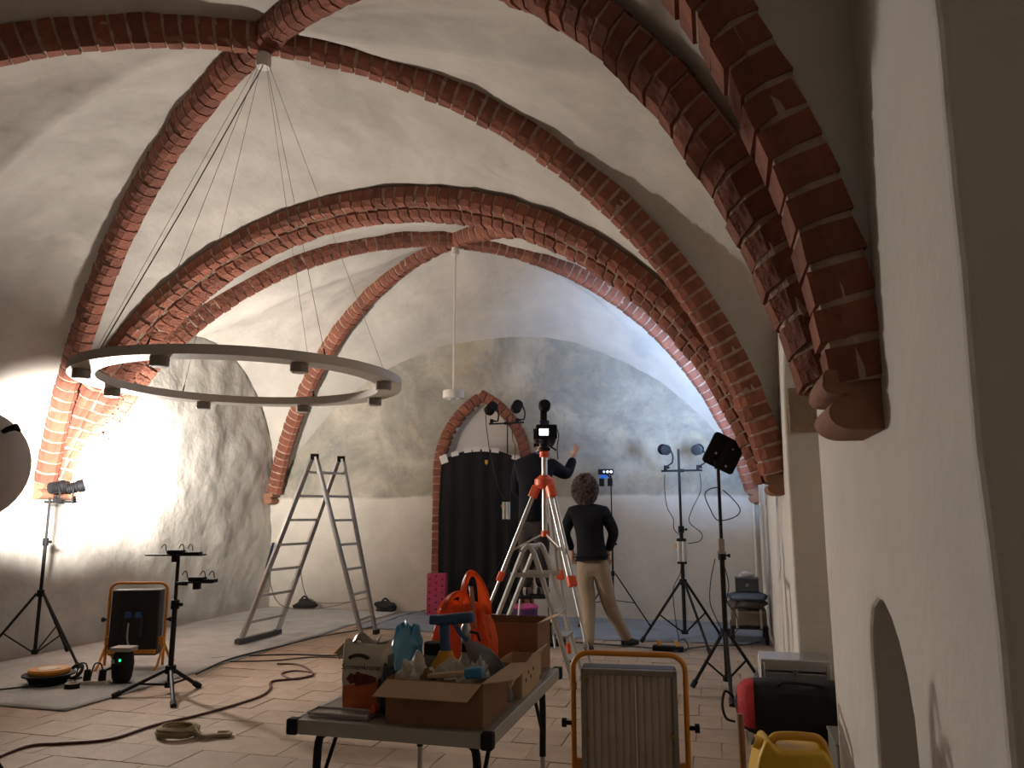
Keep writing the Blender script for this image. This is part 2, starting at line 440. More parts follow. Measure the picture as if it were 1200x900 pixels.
rib([Arc((XL, 6.4, Z0), (XM, 6.4, 4.30)), Arc((XR, 6.4, Z0), (XM, 6.4, 4.30))], 'arch', SEC_ARCH)
rib([TNl, TN], 'near', SEC_NEAR)

# corbels of moulded terracotta under the rib feet
def corbel(x, y, side, w=.30, z=Z0):
    trim_i[0] += 1
    prof = [(0, -.0), (.14, -.0), (.15, -.015)]
    prof += [(.115 + .036 * math.cos(a), -.04 + .026 * math.sin(a)) for a in [PI / 2 - PI * i / 8 for i in range(3, 8)]]
    prof += [(.07 + .07 * math.cos(a), -.112 + .048 * math.sin(a)) for a in [PI * .38 - PI * 1.0 * i / 10 for i in range(0, 10)]]
    prof += [(0, -.16)]
    mb = MB(); M = Matrix.Translation(Vector((x, y, z + .03))) @ Matrix(((-side, 0, 0, 0), (0, 1, 0, 0), (0, 0, 1, 0), (0, 0, 0, 1)))
    mb.prism(prof, w, M)
    return struct(mb.build('trim_%d' % trim_i[0], TERRA, smooth=35, bev=.008))
corbel(XP + .01, 2.27, 1, .32, ZP); corbel(XR + .02, 6.4, 1, .5); corbel(XL - .06, 6.4, -1, .5); corbel(XL - .06, 2.24, -1, .5)
corbel(XR + .02, 10.28, 1, .2); corbel(XL - .05, 10.28, -1, .2)

# bare stone block in the far reveal of the window recess
trim_i[0] += 1
struct(MB().box((XR + .26, 5.79, 2.2), (.46, .04, .56)).build('trim_%d' % trim_i[0], mat('bare_stone', (150, 128, 106), .9, var=.2, scale=7, bump=.5), bev=.008))
# ------------------------------------------------------------------ brick surround of the doorway
trim_i[0] += 1
dcore = MB(); path = []
def door_path(hw, zs, za, n=400):
    P = pointed(hw, zs, za, 60, base=0.0); out = [Vector((x, 0, z)) for x, z in P]; return out
P = door_path(.655, DZS, DZA + .085)
acc = [0.0]
for i in range(1, len(P)): acc.append(acc[-1] + (P[i] - P[i - 1]).length)
def at(s):
    for i in range(1, len(P)):
        if acc[i] >= s:
            k = (s - acc[i - 1]) / max(1e-6, acc[i] - acc[i - 1]); return P[i - 1].lerp(P[i], k), (P[i] - P[i - 1]).normalized()
    return P[-1], (P[-1] - P[-2]).normalized()
ring = []; sec = [(-.07, .1), (-.07, -.008), (.07, -.008), (.07, .1)]
ss = [acc[-1] * i / 160 for i in range(161)]
for s in ss:
    p, t = at(s); nrm = Vector((t.z, 0, -t.x)); ring += [p + nrm * a + Vector((0, YB + d, 0)) for a, d in sec]
dcore.add(ring, [(i * 4 + k, i * 4 + (k + 1) % 4, i * 4 + 4 + (k + 1) % 4, i * 4 + 4 + k) for i in range(160) for k in range(4)])
dco = struct(dcore.build('trim_%d' % trim_i[0], MORTAR, smooth=False))
DBR = [section_mesh([(-.078, .1), (-.078, -.018), (-.05, -.032), (.05, -.032), (.078, -.018), (.078, .1)], .094, .005, 60 + k).mesh('brick', BRICK) for k in range(5)]
cnt = int(acc[-1] / .11)
for k in range(cnt):
    p, t = at(acc[-1] * (k + .5) / cnt); nrm = Vector((t.z, 0, -t.x))
    o = bpy.data.objects.new('brick', random.choice(DBR)); COL.objects.link(o); o.parent = dco
    o.matrix_local = Matrix.Translation(p + Vector((0, YB + random.uniform(-.004, .004), 0))) @ rot_from(t, nrm, Vector((0, 1, 0))).to_4x4()

# ------------------------------------------------------------------ floor: square brick tiles in running bond
BED = mat('tile_bed', (140, 118, 100), .95, var=.3, scale=8)
TILE = mat('floor_tile', (174, 152, 131), .75, var=.22, scale=5, bump=.25, bscale=18, rand=.07)
fl = struct(box_obj('floor', (XL - .5, YN - .2, -.2), (XR + .9, YB + .3, -.006), BED))
T = .305; cand = []
for r in range(-7, 36):
    y = r * T
    for c in range(-13, 14):
        x = -3.0 + c * T + (T / 2 if r % 2 else 0) + .05
        if x < XL - .2 or x > XR + .6 or y > YB + .1 or y < YN: continue
        cand.append((x, y))
vis = []; rest = []
for x, y in cand:
    s = seen((x, y, 0)) if y > .5 else None
    ok = s is not None and -20 < s[0] < 1030 and s[1] < 925 and x > -4.5
    (vis if ok else rest).append((x, y))
vis.sort(key=lambda p: p[0] ** 2 + p[1] ** 2)
rest += vis[298:]; vis = vis[:298]
TM = []
for k in range(4):
    rnd = random.Random(k); a = T / 2 - .003
    mb = MB().box((0, 0, -.01), (2 * a, 2 * a, .02)); 
    for v in mb.v: v.x += rnd.uniform(-.0025, .0025); v.y += rnd.uniform(-.0025, .0025)
    TM.append(mb.mesh('tile', TILE))
for x, y in vis:
    o = bpy.data.objects.new('tile', random.choice(TM)); COL.objects.link(o); o.parent = fl
    o.location = (x, y, random.uniform(-.0015, .0015)); o.rotation_euler = (random.uniform(-.004, .004), random.uniform(-.004, .004), random.uniform(-.006, .006))
mb = MB()
for x, y in rest: mb.box((x, y, -.01), (T - .006, T - .006, .02))
o = mb.build('tile_field', TILE, fl, smooth=False); o['kind'] = 'stuff'
# ================================================================== things: shared materials
BLK = mat('black_metal', (30, 29, 30), .6, 0, spec=.25)
BLKP = mat('black_plastic', (24, 24, 26), .65, bump=.1, bscale=120, spec=.2)
ALU = mat('aluminium', (196, 194, 190), .38, .85, var=.12, scale=12)
ALUM = mat('aluminium_matt', (190, 188, 182), .55, .5, var=.1, scale=12)
ORF = mat('orange_tube', (214, 138, 40), .45, 0, var=.15, scale=9)
ORP = mat('orange_plastic', (226, 86, 40), .45)
WHT = mat('white_metal', (214, 206, 196), .5)
GREYL = mat('grey_lacquer', (150, 140, 130), .5)
STEEL = mat('steel', (170, 168, 164), .3, .9)
RUB = mat('black_rubber', (22, 21, 21), .8)
CABM = mat('dark_cable', (40, 34, 32), .6)

# ------------------------------------------------------------------ protective sheets
SHEET = mat('grey_sheet', (186, 186, 184), .85, var=.3, scale=3, bump=.5, bscale=20)
def sheet(name, label, poly_fn, nu, nv, m, amp=.012):
    def fn(a, c):
        p = poly_fn(a, c); e = min(a, 1 - a, c, 1 - c)
        return (p[0], p[1], .006 + amp * (.5 + .5 * noise.noise(Vector((p[0] * 2.4, p[1] * 2.4, 3)))) * min(1, e * 25) + .012 * max(0, noise.noise(Vector((p[0] * 6, p[1] * 6, 1)))))
    return tag(MB().grid(fn, nu, nv).build(name, m, smooth=True, solid=.003), label, 'floor sheet')
def left_sheet(a, c):
    y = 4.62 + c * (10.3 - 4.62); e = -4.42 + .05 * noise.noise(Vector((y * 1.4, 0, 0))) + .06 * (y > 9)
    return (-6.44 + a * (e + 6.44), y)
sheet('floor_sheet', 'long grey protective sheet laid along the rough plaster wall under the lamps', left_sheet, 24, 60, SHEET)
def back_sheet(a, c):
    x = -4.3 + a * (.42 + 4.3); y0 = 8.72 + .1 * noise.noise(Vector((x * 1.2, 4, 0))) - .12 * math.sin(a * PI)
    return (x, y0 + c * (10.32 - y0))
sheet('floor_sheet', 'crumpled blue grey sheet laid along the foot of the painted end wall', back_sheet, 60, 24, mat('blue_grey_sheet', (140, 148, 160), .8, var=.3, scale=3, bump=.5, bscale=20), .03)

# ------------------------------------------------------------------ stands
def knob(mb, p, r=.014, d=(1, 0, 0)):
    d = Vector(d).normalized(); mb.cyl(Vector(p), Vector(p) + d * .03, r * .5, r * .5, 8); mb.cyl(Vector(p) + d * .025, Vector(p) + d * .045, r, r, 8)
def light_stand(label, base, H, spread, legtop, ang0=0.3, r=.014, low=.12, group=None, mid=.55, feet=None, name='light_stand', brace=True):
    t = thing(name, label, 'light stand', (base[0], base[1], 0), 0, group)
    m = legtop + (H - legtop) * mid
    MB().cyl((0, 0, low), (0, 0, m), r).build('lower_tube', BLK, t)
    MB().cyl((0, 0, m - .04), (0, 0, H), r * .68).build('upper_tube', BLK, t)
    mb = MB().cyl((0, 0, legtop - .03), (0, 0, legtop + .03), r * 2.0); mb.build('leg_collar', BLKP, t, bev=.003)
    MB().cyl((0, 0, m - .05), (0, 0, m + .02), r * 1.6).build('clamp_collar', BLKP, t, bev=.003)
    mb = MB(); knob(mb, (r, 0, m - .015)); mb.build('knob', BLKP, t)
    MB().cyl((0, 0, low - .02), (0, 0, low + .02), r * 1.8).build('brace_collar', BLKP, t)
    for k in range(3):
        if feet: f = Vector((feet[k][0] - base[0], feet[k][1] - base[1], .014))
        else: a = ang0 + k * 2 * PI / 3; f = Vector((spread * math.cos(a), spread * math.sin(a), .014))
        d = f.normalized(); top = Vector((f.x * .07, f.y * .07, legtop))
        lg = MB().cyl(top, f, r * .72, r * .72, 8).build('leg', BLK, t)
        dd = (f - top).normalized(); MB().cyl(f - dd * .05, f + dd * .012, r * 1.1, r * 1.1, 8).build('rubber_foot', RUB, lg)
        if brace:
            mid_ = top.lerp(f, .55); MB().cyl((f.x * .05, f.y * .05, low), mid_, r * .45, r * .45, 6).build('brace', BLK, t)
    return t
def lamp_head(label, at_, aim, clamp_z, s=1.0, group='small black spot lamps on stands', glow=True):
    """compact LED spot: finned housing, front ring with lens, curved yoke on a clamp"""
    at_ = Vector(at_); t = thing('spot_lamp', label, 'spot lamp', (at_.x, at_.y, clamp_z), 0, group)
    c = at_ - Vector((at_.x, at_.y, clamp_z)); d = (Vector(aim) - at_).normalized(); x, y, z = frame_from(d); M = rot_from(x, y, z)
    h = MB().lathe([(.03 * s, -.07 * s), (.05 * s, -.065 * s), (.052 * s, .02 * s), (.06 * s, .03 * s), (.062 * s, .075 * s), (.054 * s, .08 * s)], 18, c, M).build('housing', BLKP, t, smooth=35)
    f = MB()
    for k in range(4): f.lathe([(.05 * s, (-.055 + k * .018) * s), (.059 * s, (-.052 + k * .018) * s), (.05 * s, (-.048 + k * .018) * s)], 18, c, M)
    f.build('cooling_fins', BLK, h)
    MB().lathe([(.05 * s, .081 * s), (.03 * s, .088 * s), (.005 * s, .09 * s)], 16, c, M).build('lens', mat('lens_glass', (220, 226, 235), .1, trans=.6), h)
    side = Vector((d.y, -d.x, 0)).normalized()
    if side.x < 0: side = -side
    R = .075 * s; pts = [c + side * R * .85]
    for k in range(7):
        a = k / 6 * PI * .55; pts.append(c + side * (R * (.85 + .35 * math.sin(a * 1.6))) + Vector((0, 0, -k / 6 * .15 * s)))
    pts.append(Vector((0, 0, .03)) + side * .01)
    MB().tube(smooth_path(pts, 3), .009 * s, 6).build('yoke', BLK, t)
    MB().cyl((0, 0, -.012), (0, 0, .045), .02 * s, .016 * s, 10).build('clamp', BLKP, t)
    mb = MB(); knob(mb, (0, 0, .02), .013, side); mb.build('knob', BLKP, t)
    return t
def tbar(t, z, pts):
    mb = MB(); a, b = Vector(pts[0]), Vector(pts[1]); mb.cyl(a, b, .011, .011, 8); o = mb.build('cross_bar', BLK, t)
    MB().box(((a + b) / 2), (.05, .05, .035)).build('bar_clamp', BLKP, t, bev=.004)
    return o
def cable(name, label, pts, r=.006, m=CABM, k=6, cat='cable', group=None):
    return tag(MB().tube(smooth_path(pts, k), r, 6).build(name, m, smooth=True), label, cat, group)
def battery(label, loc, r=.045, h=.22, cat='battery'):
    t = thing('power_pack', label, 'power pack', loc)
    for dx in (-.024, .024): MB().cyl((dx, 0, 0), (dx, 0, h), r * .62, r * .62, 16).build('cylinder', ALUM, t, bev=.004)
    MB().box((0, 0, h + .012), (.1, .06, .03)).build('top_cap', BLKP, t, bev=.006)
    MB().box((0, 0, -.01), (.1, .06, .025)).build('bottom_cap', BLKP, t, bev=.006)
    MB().tube([(-.05, 0, h - .03), (-.06, -.01, h - .05), (-.05, -.01, h - .075)], .009, 8).build('strap', ORF, t)
    return t
# stand by the left wall, two lamps lost in the glare
bL = (-6.14, 5.98)
s1 = light_stand('tall black light stand beside the rough plaster wall, lamps in the glare', bL, 1.50, .62, .62, r=.016, low=.1, feet=[(-6.42, 5.62), (-5.50, 5.84), (-6.28, 6.5)])
tbar(s1, 1.46, [(-.08, .02, 1.46), (.16, .16, 1.46)])
lamp_head('small spot lamp against the glaring wall, turned along the wall', (-6.16, 6.06, 1.60), (-6.0, 6.44, 1.68), 1.475, 1.0)
lamp_head('small spot lamp against the glaring wall, turned into the room', (-6.0, 6.12, 1.60), (-5.84, 6.24, 1.66), 1.475, 1.0)

# big dish reflector at the left, its back to the photographer
dp = Vector((-3.95, 3.26, 1.61)); daim = Vector((-6.4, 6.6, 1.9)); dd = (daim - dp).normalized(); dx, dy, dz = frame_from(dd); DM = rot_from(dx, dy, dz)
dt = thing('reflector_lamp', 'large grey dish reflector lamp with a knob, seen from behind', 'lamp', (dp.x, dp.y, 0))
DG = mat('dish_back', (196, 186, 178), .6, 0)
dl = dp - Vector((dp.x, dp.y, 0))
MB().lathe([(.05, -.2), (.16, -.18), (.25, -.12), (.3, -.04), (.315, .03), (.305, .03), (.28, -.03), (.2, -.1), (.05, -.15)], 40, dl, DM, cap=False).build('dish', DG, dt)
MB().lathe([(.055, -.36), (.065, -.34), (.065, -.16), (.05, -.15)], 20, dl, DM).build('lamp_body', BLKP, dt)
MB().lathe([(.001, -.14), (.04, -.13), (.05, -.06), (.03, -.02), (.001, -.01)], 16, dl, DM).build('bulb_cover', WHT, dt)
kn = dl + DM @ Vector((.0, -.0, 0)) + Vector((.245, .03, .19)); MB().tube([dl + Vector((.2, .03, .17)), kn, kn + Vector((.05, 0, .012)), kn + Vector((.085, 0, -.012))], .012, 8, radii=[.012, .016, .02, .006]).build('locking_knob', BLKP, dt)
MB().cyl((0, 0, .12), (0, 0, 1.42), .014).build('pole', BLK, dt); MB().cyl((0, 0, 1.38), dl + DM @ Vector((0, 0, -.25)), .018).build('tilt_bracket', BLK, dt)
for k in range(3):
    a = 2.3 + k * 2 * PI / 3; MB().cyl((.02 * math.cos(a), .02 * math.sin(a), .5), (.45 * math.cos(a), .45 * math.sin(a), .014), .011, .011, 8).build('leg', BLK, dt)

# stand holding controllers
b2 = onz(193, 800); b2 = (-4.14, 5.30)
s2 = light_stand('black stand carrying two small trays of controllers beside the orange work lamp', b2, 1.0, .36, .17, r=.02, low=.06, feet=[onz(133, 818), onz(203, 829), onz(233, 806)], name='tray_stand', mid=.6)
def tray(p, q, label):
    p, q = Vector(p), Vector(q); c = (p + q) / 2; d = (q - p); ln = d.length; a = math.atan2(d.y, d.x)
    R = Matrix.Rotation(a, 3, 'Z'); t = thing('controller_tray', label, 'tray', c, a)
    MB().box((0, 0, 0), (ln, .12, .012)).build('plate', BLK, t, bev=.003)
    MB().box((.0, 0, .022), (.12, .08, .03)).build('controller', BLKP, t, bev=.005)
    MB().box((ln * .3, 0, .014), (.12, .09, .016)).build('tablet', BLKP, t, bev=.003)
    MB().box((0, 0, -.03), (.05, .05, .05)).build('clamp', BLKP, t, bev=.004)
    for k, dx in enumerate((-.08, .06, .13)):
        MB().tube(smooth_path([(dx, 0, .03), (dx - .01, .01, .07), (dx - .03, .02, .08), (dx - .05, .02, .05)], 4), .004, 5).build('wire', CABM, t)
    return t
p0 = Vector((b2[0], b2[1], 1.03)); rt = Vector((math.cos(YAW), math.sin(YAW), 0))
tray(p0 - rt * .24, p0 + rt * .2, 'upper tray of controllers on top of the black tray stand')
p1 = Vector((b2[0], b2[1], .82)); tray(p1 + rt * .06 + Vector((0, -.06, 0)), p1 + rt * .34 + Vector((0, -.06, .015)), 'lower tray of controllers clamped out sideways from the black tray stand')
MB().cyl((0, 0, .81), (rt.x * .12, rt.y * .12 - .06, .81), .012).build('side_arm', BLK, s2)

# ------------------------------------------------------------------ work lamps in orange tube frames
LENS = mat('ribbed_diffuser', (176, 164, 150), .35, var=.15, scale=14)
HOUS = mat('work_lamp_housing', (28, 28, 32), .5)
def work_lamp(label, loc, rz, W=.42, Hh=.54, zc=.40, tilt=0.0):
    t = thing('work_lamp', label, 'work lamp', loc, rz, 'orange framed work lamps')
    R = Matrix.Rotation(tilt, 3, 'X'); c = Vector((0, 0, zc))
    def tb(mb, off, s): return mb.box(c + R @ Vector(off), s, R)
    h = tb(MB(), (0, .03, 0), (W, .1, Hh)).build('housing', HOUS, t, bev=.012)
    fr = MB()
    for off, s in (((-W / 2 + .01, -.03, 0), (.022, .03, Hh)), ((W / 2 - .01, -.03, 0), (.022, .03, Hh)), ((0, -.03, Hh / 2 - .012), (W, .03, .024)), ((0, -.03, -Hh / 2 + .012), (W, .03, .024))): tb(fr, off, s)
    fr.build('lens_frame', mat('lens_rim', (130, 124, 116), .5), t, bev=.003)
    def ribs(a, k):
        x = -W / 2 + .02 + a * (W - .04); d = -.028 - .006 * abs(math.sin(a * PI * 12)) ** .6
        return c + R @ Vector((x, d, -Hh / 2 + .02 + k * (Hh - .04)))
    ln = MB().grid(ribs, 96, 2).build('diffuser', LENS, t, smooth=True)
    MB().box(c + R @ Vector((.03, -.036, 0)), (.006, .003, Hh - .06), R).build('lens_seam', mat('lens_seam', (214, 204, 190), .4), ln)
    for sx in (-1, 1):
        for z in (Hh / 2 - .05, 0, -Hh / 2 + .05):
            if sx > 0 and z > .1: continue
            q = c + R @ Vector((sx * (W / 2 - .025), -.046, z)); MB().lathe([(.0, -.006), (.012, -.006), (.012, .006), (.0, .006)], 10, q, Matrix.Rotation(PI / 2, 3, 'X')).build('catch', mat('brass', (150, 120, 70), .4, .6), t)
    w = W / 2 + .04; top = zc + Hh / 2 + .055
    pts = [(-w, .02, .03), (-w, .02, top - .07)] + [(-w + .07 - .07 * math.cos(a), .02, top - .07 + .07 * math.sin(a)) for a in [PI / 2 * i / 6 for i in range(1, 7)]]
    pts += [(-x, y, z) for x, y, z in reversed(pts)]
    MB().tube(pts, .0125, 10).build('tube_frame', ORF, t)
    for sx in (-1, 1):
        MB().tube(smooth_path([(sx * w, .02, .22), (sx * w, -.1, .1), (sx * w, -.2, .02), (sx * w, -.26, .014)], 4), .0125, 8).build('foot', ORF, t)
        MB().tube([(sx * w, .02, .2), (sx * w, .14, .05), (sx * w, .2, .014)], .0125, 8).build('foot', ORF, t)
        MB().box((sx * (w - .02), .03, .24), (.05, .04, .07)).build('bracket', ORF, t, bev=.006)
        mb = MB(); knob(mb, (sx * (w + .008), .02, zc + .02), .02, (sx, 0, 0)); mb.build('wing_knob', BLKP, t)
    MB().box((0, .09, zc - Hh * .05), (.16, .05, .18)).build('ballast_box', HOUS, t, bev=.008)
    MB().box((0, .085, zc - Hh * .44), (W * .98, .02, .035)).build('rear_rail', ORF, t, bev=.003)
    MB().tube(smooth_path([(.03, .12, zc), (.02, .15, zc - .12), (.0, .13, zc - .22), (-.03, .14, .06)], 4), .007, 6).build('power_lead', mat('grey_cable', (170, 166, 158), .6), t)
    for dx_ in (-.05, .04): MB().box((dx_, .12, zc + .07), (.05, .02, .05)).build('blue_socket', mat('blue_socket', (40, 70, 140), .4), t, bev=.006)
    return t
work_lamp('work lamp in an orange tube frame, diffuser turned to the foreground', (-.43, 3.62, 0), YAW * .35, tilt=.03)
work_lamp('work lamp in an orange tube frame showing its black back, on the grey sheet', (-5.08, 6.02, 0), PI + .32, W=.42, Hh=.56, zc=.40)
# ------------------------------------------------------------------ ring pendant and small pendant
RC = Vector((XM + .03, 4.33, 2.2)); RR = .94
ring = thing('ring_pendant', 'large grey ring pendant hung on thin wires under the vault boss', 'pendant lamp', RC)
n = 96; vs = []; fs = []
for i in range(n):
    a = 2 * PI * i / n
    for r, z in ((RR - .075, -.024), (RR + .075, -.024), (RR + .075, .03), (RR - .075, .03)): vs.append((r * math.cos(a), r * math.sin(a), z))
for i in range(n):
    j = (i + 1) % n
    for k in range(4): fs.append((i * 4 + k, i * 4 + (k + 1) % 4, j * 4 + (k + 1) % 4, j * 4 + k))
RINGM = mat('ring_lacquer', (205, 198, 188), .5)
MB().add(vs, fs).build('ring', RINGM, ring, smooth=30)
for k in range(8):
    a = 2 * PI * k / 8 + .12; p = Vector((math.cos(a) * RR, math.sin(a) * RR, 0))
    sp = MB().cyl(p + Vector((0, 0, -.075)), p + Vector((0, 0, -.024)), .05, .05, 20).build('spot', GREYL, ring, bev=.004)
    MB().cyl(p + Vector((0, 0, -.079)), p + Vector((0, 0, -.0745)), .04, .04, 20).build('lens', WHT, sp)
top = Vector((0, 0, 4.46 - RC.z))
MB().lathe([(.045, 0), (.055, .03), (.05, .1)], 16, top + Vector((0, 0, -.02))).build('ceiling_cup', WHT, ring)
for k in range(6):
    a = 2 * PI * k / 6 + .55; p = Vector((math.cos(a) * RR, math.sin(a) * RR, .03))
    wv = MB().cyl(p, top + Vector((math.cos(a) * .04, math.sin(a) * .04, 0)), .0016, .0016, 5).build('suspension_wire', mat('wire_grey', (150, 145, 140), .5), ring)
    MB().cyl(p, p + (top - p).normalized() * .06, .006, .004, 8).build('wire_grip', BLKP, wv)
a = 2 * PI * 3 / 6 + .5; p = Vector((math.cos(a) * RR, math.sin(a) * RR, .03))
MB().tube([p, p.lerp(top, .5) + Vector((0, 0, -.03)), top], .004, 6).build('power_lead', mat('grey_lead', (90, 84, 80), .6), ring)

pc = Vector((XM + .03, 8.43, 2.68)); pl = thing('drum_pendant', 'small white drum pendant on a long rod in front of the mural', 'pendant lamp', pc)
MB().lathe([(.105, 0), (.125, .005), (.125, .085), (.118, .095), (.02, .095)], 28, (0, 0, 0)).build('drum', WHT, pl, smooth=35)
for k in range(3):
    a = k * 2 * PI / 3 + .4; MB().cyl((.06 * math.cos(a), .06 * math.sin(a), -.012), (.06 * math.cos(a), .06 * math.sin(a), .01), .028, .028, 14).build('lens', mat('lamp_lens', (200, 194, 184), .3), pl)
MB().cyl((0, 0, .09), (0, 0, 4.52 - pc.z), .012, .012, 8).build('rod', WHT, pl)
MB().lathe([(.05, 4.44 - pc.z), (.045, 4.54 - pc.z)], 16).build('ceiling_cup', WHT, pl)

# ------------------------------------------------------------------ double ladder
def profile_bar(mb, a, b, w, d, up=(0, 0, 1)):
    a, b = Vector(a), Vector(b); z = (b - a).normalized(); x = Vector(up).cross(z).normalized(); y = z.cross(x)
    mb.box((a + b) / 2, (w, d, (b - a).length), rot_from(x, y, z)); return mb
ld = thing('double_ladder', 'aluminium double ladder standing open on the grey sheet edge', 'ladder', (-4.35, 7.8, 0))
o = Vector((-4.35, 7.8, 0))
fL = [Vector((-4.88, 7.30, .03)) - o, Vector((-4.86, 7.96, .03)) - o]; fR = [Vector((-3.76, 7.86, .02)) - o, Vector((-3.80, 8.28, .02)) - o]
tp = [Vector((-4.38, 7.76, 1.98)) - o, Vector((-4.26, 8.16, 1.98)) - o]
for ft, w in ((fL, 0), (fR, 1)):
    for k in range(2):
        e = tp[k] + Vector((-.02 if w == 0 else .03, 0, 0))
        r_ = profile_bar(MB(), ft[k], e, .028, .075, up=(ft[1] - ft[0])).build('side_rail', ALU, ld, bev=.003)
        MB().box(ft[k] + Vector((0, 0, .02)), (.05, .09, .05)).build('rubber_foot', RUB, r_, bev=.006)
    for j in range(7):
        t = (j + .75) / 7.4
        a, b = ft[0].lerp(tp[0], t), ft[1].lerp(tp[1], t); rung = profile_bar(MB(), a, b, .03, .028).build('rung', ALUM, ld, bev=.003)
for k in range(2): MB().cyl(tp[k] + Vector((-.03, -.02, .0)), tp[k] + Vector((.05, .02, .0)), .035, .035, 10).build('hinge', BLKP, ld)
profile_bar(MB(), fL[0] + Vector((-.0, -.06, .015)), fL[1] + Vector((0, .06, .015)), .06, .05).build('stabiliser_bar', mat('dark_alu', (90, 88, 86), .5, .4), ld, bev=.004)
for k in range(2): MB().tube(smooth_path([fL[k].lerp(tp[k], .36), fL[k].lerp(fR[k], .3) + Vector((0, 0, .38)), fL[k].lerp(fR[k], .6) + Vector((0, 0, .33)), fR[k].lerp(tp[k], .2)], 5), .005, 5).build('spreader_strap', mat('pale_strap', (150, 140, 126), .7), ld)
lb = fL[0].lerp(tp[0], .45); MB().box(lb + Vector((-.045, -.02, 0)), (.004, .05, .28), Matrix.Rotation(.25, 3, 'Y')).build('blue_sticker', mat('blue_sticker', (70, 110, 160), .5), ld, label='blue and white sticker on the rail')

# ------------------------------------------------------------------ small things on the left floor
dv = thing('projector_lamp', 'small black lamp unit with a green light standing on the grey sheet', 'lamp', onz(142, 802), .2)
MB().lathe([(.06, .02), (.075, .06), (.085, .16), (.075, .24), (.05, .26)], 20).build('body', BLKP, dv)
MB().box((0, 0, .275), (.17, .13, .035)).build('head_plate', GREYL, dv, bev=.008)
MB().box((0, -.075, .19), (.05, .025, .06)).build('panel', BLK, dv, bev=.006)
MB().cyl((.025, -.088, .2), (.025, -.096, .2), .008).build('green_light', mat('green_led', (20, 200, 120), .4, emit=(30, 255, 140), estr=3.0), dv)
MB().lathe([(.0, -.005), (.016, -.005), (.016, .005), (.0, .005)], 12, (-.035, -.083, .19), Matrix.Rotation(PI / 2, 3, 'X')).build('dial', STEEL, dv)
MB().tube([(-.08, 0, .13), (-.13, -.02, .11), (-.13, -.02, .015), (-.05, -.03, .012), (.1, -.03, .012)], .012, 8).build('foot_bracket', BLK, dv)
cr = thing('cable_reel', 'flat round cable reel with an orange rim lying on the grey sheet', 'cable reel', onz(56, 803))
MB().lathe([(.08, .0), (.13, .02), (.16, .075), (.19, .08), (.19, .092), (.1, .095)], 28).build('base', BLKP, cr, smooth=35)
MB().lathe([(.08, .096), (.145, .096), (.15, .115), (.14, .13), (.09, .13)], 28).build('orange_rim', ORF, cr, smooth=35)
MB().lathe([(.0, .125), (.085, .125), (.085, .133), (.0, .133)], 20).build('top_disc', mat('pale_disc', (230, 220, 200), .3), cr, smooth=35)
MB().lathe([(.1, .0), (.12, -.0), (.13, .018), (.12, .02)], 20, (.02, -.02, .005)).build('lower_flange', BLK, cr)
ps = thing('power_strip', 'pale power strip with black plugs beside the cable reel', 'power strip', onz(110, 804), .25)
MB().box((0, 0, .022), (.24, .06, .044)).build('body', mat('cream_plastic', (206, 200, 186), .5), ps, bev=.01)
for dx_ in (-.06, .06):
    MB().cyl((dx_, 0, .044), (dx_, 0, .125), .03, .024, 10).build('plug', BLKP, ps)
    MB().tube(smooth_path([(dx_, 0, .12), (dx_ - .02, 0, .17), (dx_ - .08, .02, .16), (dx_ - .12, .05, .05), (dx_ - .13, .06, .01)], 5), .006, 6).build('lead', CABM, ps)
pk = thing('tape_roll', 'small black roll lying in front of the pale power strip', 'roll', onz(84, 809))
MB().lathe([(.03, 0), (.055, 0), (.055, .05), (.03, .05)], 20, cap=False).build('roll', BLKP, pk, smooth=35); MB().lathe([(.031, .046), (.05, .046), (.05, .056), (.031, .056)], 20, cap=False).build('rim', GREYL, pk, smooth=35)
ad = thing('cable_drum', 'dark coiled lead between the cable reel and the power strip', 'cable', onz(88, 797))
MB().tube([(.06 * math.cos(a), .03 * math.sin(a), .07 + .05 * math.sin(a * 1.02)) for a in [i * .5 for i in range(40)]], .011, 6).build('coil', CABM, ad); MB().box((0, 0, .012), (.09, .06, .024)).build('plug_box', BLKP, ad, bev=.005)
rope = thing('rope_coil', 'coil of beige rope lying on the tiles', 'rope', onz(208, 862))
RM = mat('rope', (158, 142, 112), .9, bump=.4, bscale=150)
pts = []
for i in range(110):
    a = i * .42; r = .13 - .035 * ((i % 37) / 37); pts.append((r * math.cos(a), r * .85 * math.sin(a), .012 + .045 * (i / 110) + .004 * math.sin(a * 3)))
MB().tube(pts, .011, 6).build('coil', RM, rope)
MB().tube(smooth_path([(.12, 0, .05), (.2, -.04, .02), (.27, .02, .014), (.33, .05, .014), (.3, .09, .014), (.24, .06, .014)], 6), .014, 6).build('free_end', RM, rope)
RED = mat('red_brown_cable', (84, 40, 34), .6)
def fcab(label, px, r=.007, m=CABM, z=.008, name='floor_cable'):
    return cable(name, label, [onz(u, v, z) for u, v in px], r, m, 6, 'cable')
fcab('long dark red cable snaking over the tiles past the rope coil', [(-30, 900), (30, 875), (75, 871), (130, 866), (180, 850), (240, 836), (300, 818), (316, 808), (318, 799), (340, 796), (362, 793), (366, 788), (350, 779), (325, 778)], .009, RED)
fcab('loose loop of dark red cable on the tiles by the ladder', [(366, 788), (345, 786), (330, 790), (345, 796), (362, 792)], .007, RED)
fcab('thin black cable from the tray stand to the table across the tiles', [(195, 778), (240, 772), (300, 768), (345, 767), (400, 768), (460, 762)], .007)
fcab('second thin black cable running beside the first across the sheet edge', [(185, 782), (250, 776), (320, 774), (370, 770), (420, 772)], .006)
fcab('black cable along the front of the grey sheet', [(-40, 812), (20, 806), (45, 803), (60, 801)], .007, z=.03)
